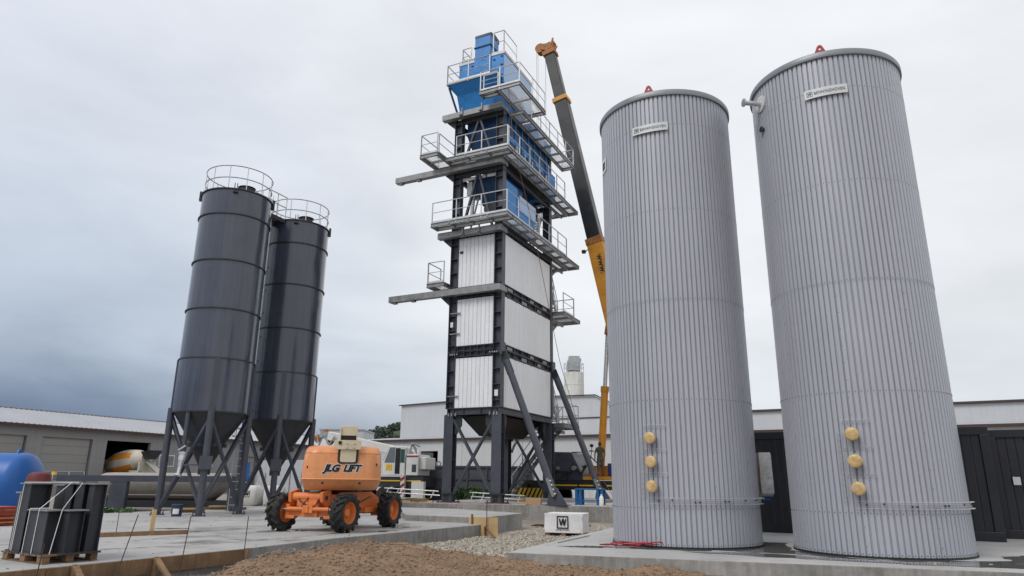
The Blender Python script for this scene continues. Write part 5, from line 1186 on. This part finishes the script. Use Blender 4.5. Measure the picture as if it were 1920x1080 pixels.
def rail_section(loc, rz, label):
    t = thing('rail_section', label, 'railing', loc, rz, 'spare railing sections')
    for z in (.0,.38): MB().tube((0,z*.8,.42-z*.5),(2.6,z*.8,.30-z*.5),.028,6).build('rail', galv_rail, t)
    for x in (.1,.6,2.3): MB().tube((x,-.25,.0),(x+.1,.05,.44-x*.045),.024,6).build('post', galv_rail, t)
rail_section((-5.9,33.6,.53), -8, 'loose galvanised railing section lying beyond the lift tyre'); rail_section((-1.9,33.4,.37), -10, 'loose galvanised railing section lying between the front tower legs')
for i, (x, y, z, lb) in enumerate(((-4.3,32.25,.364,'pile of short timber offcuts on the left end of the foundation'),(.9,31.6,.364,'short timber packing blocks behind the cardboard box'))):
    t = thing('timber_blocks', lb, 'timber', (x,y,z), -15)
    for k in range(5 if i == 0 else 2): MB().box(-.6+k*.22,-.1+k*.25,-.2+.05*(k % 3),.1+.05*(k % 2),.0+.09*(k % 2),.085+.09*(k % 2)).build('block', wood if k % 2 else ply, t)
def hose(name, label, pts, r, m, cat): 
    return tag(MB().path(pts, r, 6).build(name, m, smooth=True), label, cat)
random.seed(3)
pts = [(2.35+.38*math.cos(i*.55)*(1+.35*math.sin(i*.31))+.006*i, 15.35+.16*math.sin(i*.55)*(1+.3*math.cos(i*.4))-.003*i, .02+.012*(i % 4)+.001*i) for i in range(70)]
hose('hose_coil', 'loose red hose coil at the foot of the left grey tank', pts, .013, hose_r, 'hose')
hose('warning_tape', 'thin red line trailing along the tower foundation', [(-3.2+.25*i, 31.7-.1*i+.05*math.sin(i*1.3), .38+.012*(i % 2)) for i in range(14)], .014, hose_r, 'tape')
hose('rope_end', 'pale rope end lying on the foundation corner', [(3.9+.12*i+.1*math.sin(i), 29.3+.18*math.sin(i*.8)+.05*i, .38) for i in range(14)], .018, ply, 'rope')
hose('rusty_wire', 'tangle of rusty reinforcing wire lying on the gravel before the foundation', [(.9+.035*i+.25*math.sin(i*1.7), 27.2+.3*math.cos(i*1.1), -.3+.05*abs(math.sin(i*.9))) for i in range(60)], .014, rust, 'wire')
t = thing('metal_tube', 'pale metal tube lying on the edge of the tank slab', 'tube', (0,0,0)); MB().tube((1.05,16.1,.02),(2.0,18.3,.02),.02,8).build('pipe', alu, t)
# ---- formwork along the yard slab
FMW = thing('timber_formwork', 'weathered timber formwork boards along the front edge of the yard slab', 'formwork', (0,0,0))
e0, e1 = Vector((-5.1,14.2,0)), Vector((-8.7,7.75,0)); ed = (e1-e0).normalized(); en = Vector((-ed.y, ed.x, 0)); en = en if en.x > 0 else -en
for k in range(2):
    a, c = e0+ed*(k*3.7), e0+ed*min((e1-e0).length, (k+1)*3.69); MB().beam(a+en*.03+Vector((0,0,-.12)), c+en*.03+Vector((0,0,-.125)), .045, .25).build('board', wood, FMW, bevel=.004)
for k, s in enumerate((.05, 1.95, 3.3, 4.6)):
    p = e0+ed*s+en*.08; MB().beam(p+Vector((0,0,-.4)), p+Vector((0,0,.02)), .06, .06).build('stake', wood, FMW)
    if k: MB().beam(p+Vector((0,0,.0)), p+en*.62+ed*.1+Vector((0,0,-.33)), .09, .045).build('brace', wood, FMW)
def rod(x, y, h, lean, lb):
    tag(MB().tube((x,y,-.35),(x+lean[0],y+lean[1],h),.008,6).build('steel_rod', rust), lb, 'rod', 'rusty formwork rods')
rod(-4.98,13.75,.62,(.02,0),'upright rusty rod nearest the soil heap'); rod(-5.65,12.65,.66,(.06,.05),'upright rusty rod in the middle of the formwork'); rod(-6.25,11.7,.72,(.12,.25),'leaning rusty rod right of the steel bundle'); rod(-6.75,10.55,.38,(.05,0),'short rusty rod in front of the steel bundle')
rod(-9.5,17.6,.55,(0,0),'upright rusty rod behind the steel bundle')
t = thing('slab_edge_board', 'board edging set into the yard concrete with an upright stake', 'board', (-9.4,16.5,0), 38)
MB().box(0,2.0,-.02,.03,-.05,.10).build('board', wood, t); MB().box(1.15,1.24,.03,.1,-.1,.58).build('stake', ply, t); MB().box(-.6,-.02,-.06,.04,-.05,.09).build('board', wood, t)
tag(MB().beam((-7.02,10.0,-.2),(-7.06,10.05,.26),.11,.045,(1,.5,0)).build('stake', wood), 'weathered timber stake in front of the pallet at lower left', 'stake')
PL = thing('plywood_shutter', 'yellow plywood shutter closing the corner of the low plinth', 'plywood', (-1.28,22.78,-.36), -24)
MB().box(0,1.0,-.02,0,0,.58).build('sheet', ply, PL)
for x in (.1,.55): MB().box(x,x+.05,-.07,-.021,.0,.66 if x < .3 else .3).build('batten', wood, PL)
MB().beam((.6,-.05,.33),(1.15,-.55,.03),.05,.04).build('prop', wood, PL); MB().beam((.12,-.06,.3),(.35,-.5,.03),.05,.04).build('prop', wood, PL)
tag(MB().tube((-.72,22.45,-.36),(-.72,22.45,.72),.014,6).build('steel_rod', rust), 'upright rusty rod at the plywood shutter', 'rod', 'rusty formwork rods')

# ================================================================== PERSON on the crane deck
def person():
    J = {'pel':(0,0,.93,.135),'wst':(0,.01,1.10,.135),'chs':(0,.0,1.32,.15),'nck':(0,.0,1.50,.06),'hd0':(0,-.005,1.58,.075),'hd1':(0,0,1.68,.098),'hd2':(0,.01,1.75,.075)}
    E = [('pel','wst'),('wst','chs'),('chs','nck'),('nck','hd0'),('hd0','hd1'),('hd1','hd2')]
    for s, n in ((-1,'l'),(1,'r')):
        J.update({n+'sh':(s*.17,0,1.42,.075),n+'el':(s*.27,.0,1.15,.047),n+'wr':(s*.25,.10,.92,.033),n+'pa':(s*.245,.13,.85,.036),
                  n+'hp':(s*.095,0,.88,.105),n+'kn':(s*.115,.01,.48,.068),n+'an':(s*.125,-.02,.09,.045),n+'to':(s*.135,.13,.04,.042)})
        E += [('chs',n+'sh'),(n+'sh',n+'el'),(n+'el',n+'wr'),(n+'wr',n+'pa'),('pel',n+'hp'),(n+'hp',n+'kn'),(n+'kn',n+'an'),(n+'an',n+'to')]
        for f, (dx, dy, ln) in enumerate(((-.5,.3,.08),(-.2,.4,.09),(.1,.4,.085),(.4,.35,.07),(-.9,.6,.05))):
            J[n+'f%da' % f] = (s*.245+dx*.03, .13+dy*.05, .82+(.02 if f == 4 else 0), .011); J[n+'f%db' % f] = (s*.245+dx*.04, .14+dy*.08, .82-ln*.9, .009)
            E += [(n+'pa',n+'f%da' % f),(n+'f%da' % f,n+'f%db' % f)]
    ks = list(J); me = bpy.data.meshes.new('body'); me.from_pydata([J[k][:3] for k in ks], [(ks.index(a), ks.index(c)) for a, c in E], [])
    o = bpy.data.objects.new('body', me); COL.objects.link(o); sk = o.modifiers.new('skin', 'SKIN'); 
    for i, k in enumerate(ks): me.skin_vertices[0].data[i].radius = (J[k][3], J[k][3]*(.8 if k in ('pel','wst','chs') else 1)); me.skin_vertices[0].data[i].use_root = (k == 'pel')
    o.modifiers.new('sub', 'SUBSURF').levels = 2
    dg = bpy.context.evaluated_depsgraph_get(); m2 = bpy.data.meshes.new_from_object(o.evaluated_get(dg)); bpy.data.objects.remove(o)
    cols = [mat('skin', (.36,.20,.13), .55), mat('olive_shirt', (.055,.06,.035), .85, var=.2, scale=6), mat('grey_trousers', (.07,.07,.078), .85, var=.2, scale=6), mat('dark_hair', (.012,.01,.009), .7), mat('boots', (.03,.025,.02), .7)]
    m2.materials.clear()
    for c in cols: m2.materials.append(c)
    for p in m2.polygons:
        x, y, z = p.center; k = 0
        if z > 1.64 or (z > 1.56 and y < -.02): k = 3
        elif z > 1.52: k = 0
        elif z > 1.2 or (z > .97 and abs(x) < .19): k = 1
        elif abs(x) > .19 and z > .7: k = 0
        elif z > .12: k = 2
        else: k = 4
        p.material_index = k; p.use_smooth = True
    t = thing('person', 'person in olive T-shirt and grey trousers standing on the crane deck, seen from behind', 'person', (4.72,37.35,1.59), 8)
    q = bpy.data.objects.new('body', m2); COL.objects.link(q); q.parent = t
    return t
person()
t = thing('control_stand', 'dark control levers on a thin pole beside the standing person', 'stand', (4.28,37.5,1.575))
b = MB(); b.tube((-.15,0,0),(.05,0,1.55),.02,6); b.build('pole', steel_dk, t); MB().lathe([(0,0),(.09,.03),(.1,.14),(0,.2)],12,(.03,0,1.5)).build('lamp_head', black, t, smooth=True); MB().box(-.1,.14,-.04,.04,1.28,1.34).build('cross_bar', steel_dk, t)

# ================================================================== HILL, WOOD, GREENERY
b = MB(); nx, ny = 60, 24
def hz(x, y): return 27*math.exp(-((x+28)/68)**2)*math.exp(-((y-340)/60)**2)+3*math.exp(-((x+60)/30)**2)*math.exp(-((y-320)/50)**2)+11*math.exp(-((x-190)/150)**2)*math.exp(-((y-380)/60)**2)-2
b.add([(-260+i*9.5, 240+j*9, hz(-260+i*9.5,240+j*9)) for j in range(ny) for i in range(nx)], [(j*nx+i,j*nx+i+1,(j+1)*nx+i+1,(j+1)*nx+i) for j in range(ny-1) for i in range(nx-1)])
struct(b.build('hill_terrain', hill_m, smooth=True, fix=False))
def leaf_cloud(name, m, blobs, per, size, label):
    cs = []; 
    for (x, y, z, rx, rz_) in blobs:
        u = rng.normal(size=(per,3)); u /= np.linalg.norm(u,axis=1)[:,None]; q = u*(.55+.45*rng.random((per,1)))*np.array([rx,rx,rz_])+np.array([x,y,z]); cs.append(q)
    c = np.concatenate(cs); n = len(c); a = rng.normal(size=(n,3)); a /= np.linalg.norm(a,axis=1)[:,None]; d = np.cross(a, rng.normal(size=(n,3))); d /= np.linalg.norm(d,axis=1)[:,None]
    s = size*(.6+.8*rng.random((n,1))); V = np.stack([c-a*s, c+d*s*.6, c+a*s, c-d*s*.6],1).reshape(-1,3)
    me = bpy.data.meshes.new(name); me.from_pydata(V.tolist(), [], [(4*i,4*i+1,4*i+2,4*i+3) for i in range(n)]); me.materials.append(m); o = bpy.data.objects.new(name, me); COL.objects.link(o)
    return struct(tag(o, label, 'wood' if 'wood' in name else 'plant'), 'stuff')
bl = []
for k in range(420):
    x, y = random.uniform(-110,40), random.uniform(255,345); z = hz(x,y)
    if z > 2: bl.append((x, y, z+1.6, random.uniform(1.6,3.2), random.uniform(1.8,3.0)))
leaf_cloud('hillside_wood', leaf_m, bl, 130, .55, 'dark green wood covering the distant hill')
bl = [(-16.5+random.uniform(-.9,1.6), 28.6+random.uniform(-.5,.5), .02, .3, .14) for k in range(26)]
leaf_cloud('grass_tuft', leaf_n, bl, 60, .06, 'strip of green grass growing beside the dark frame leg')
bl = [(-2.4+random.uniform(-.7,.7), 40.7+random.uniform(-.3,.3), .4+.3*random.random(), .35, .4) for k in range(14)]
leaf_cloud('low_weeds', leaf_n, bl, 120, .07, 'low green weeds behind the tower legs')
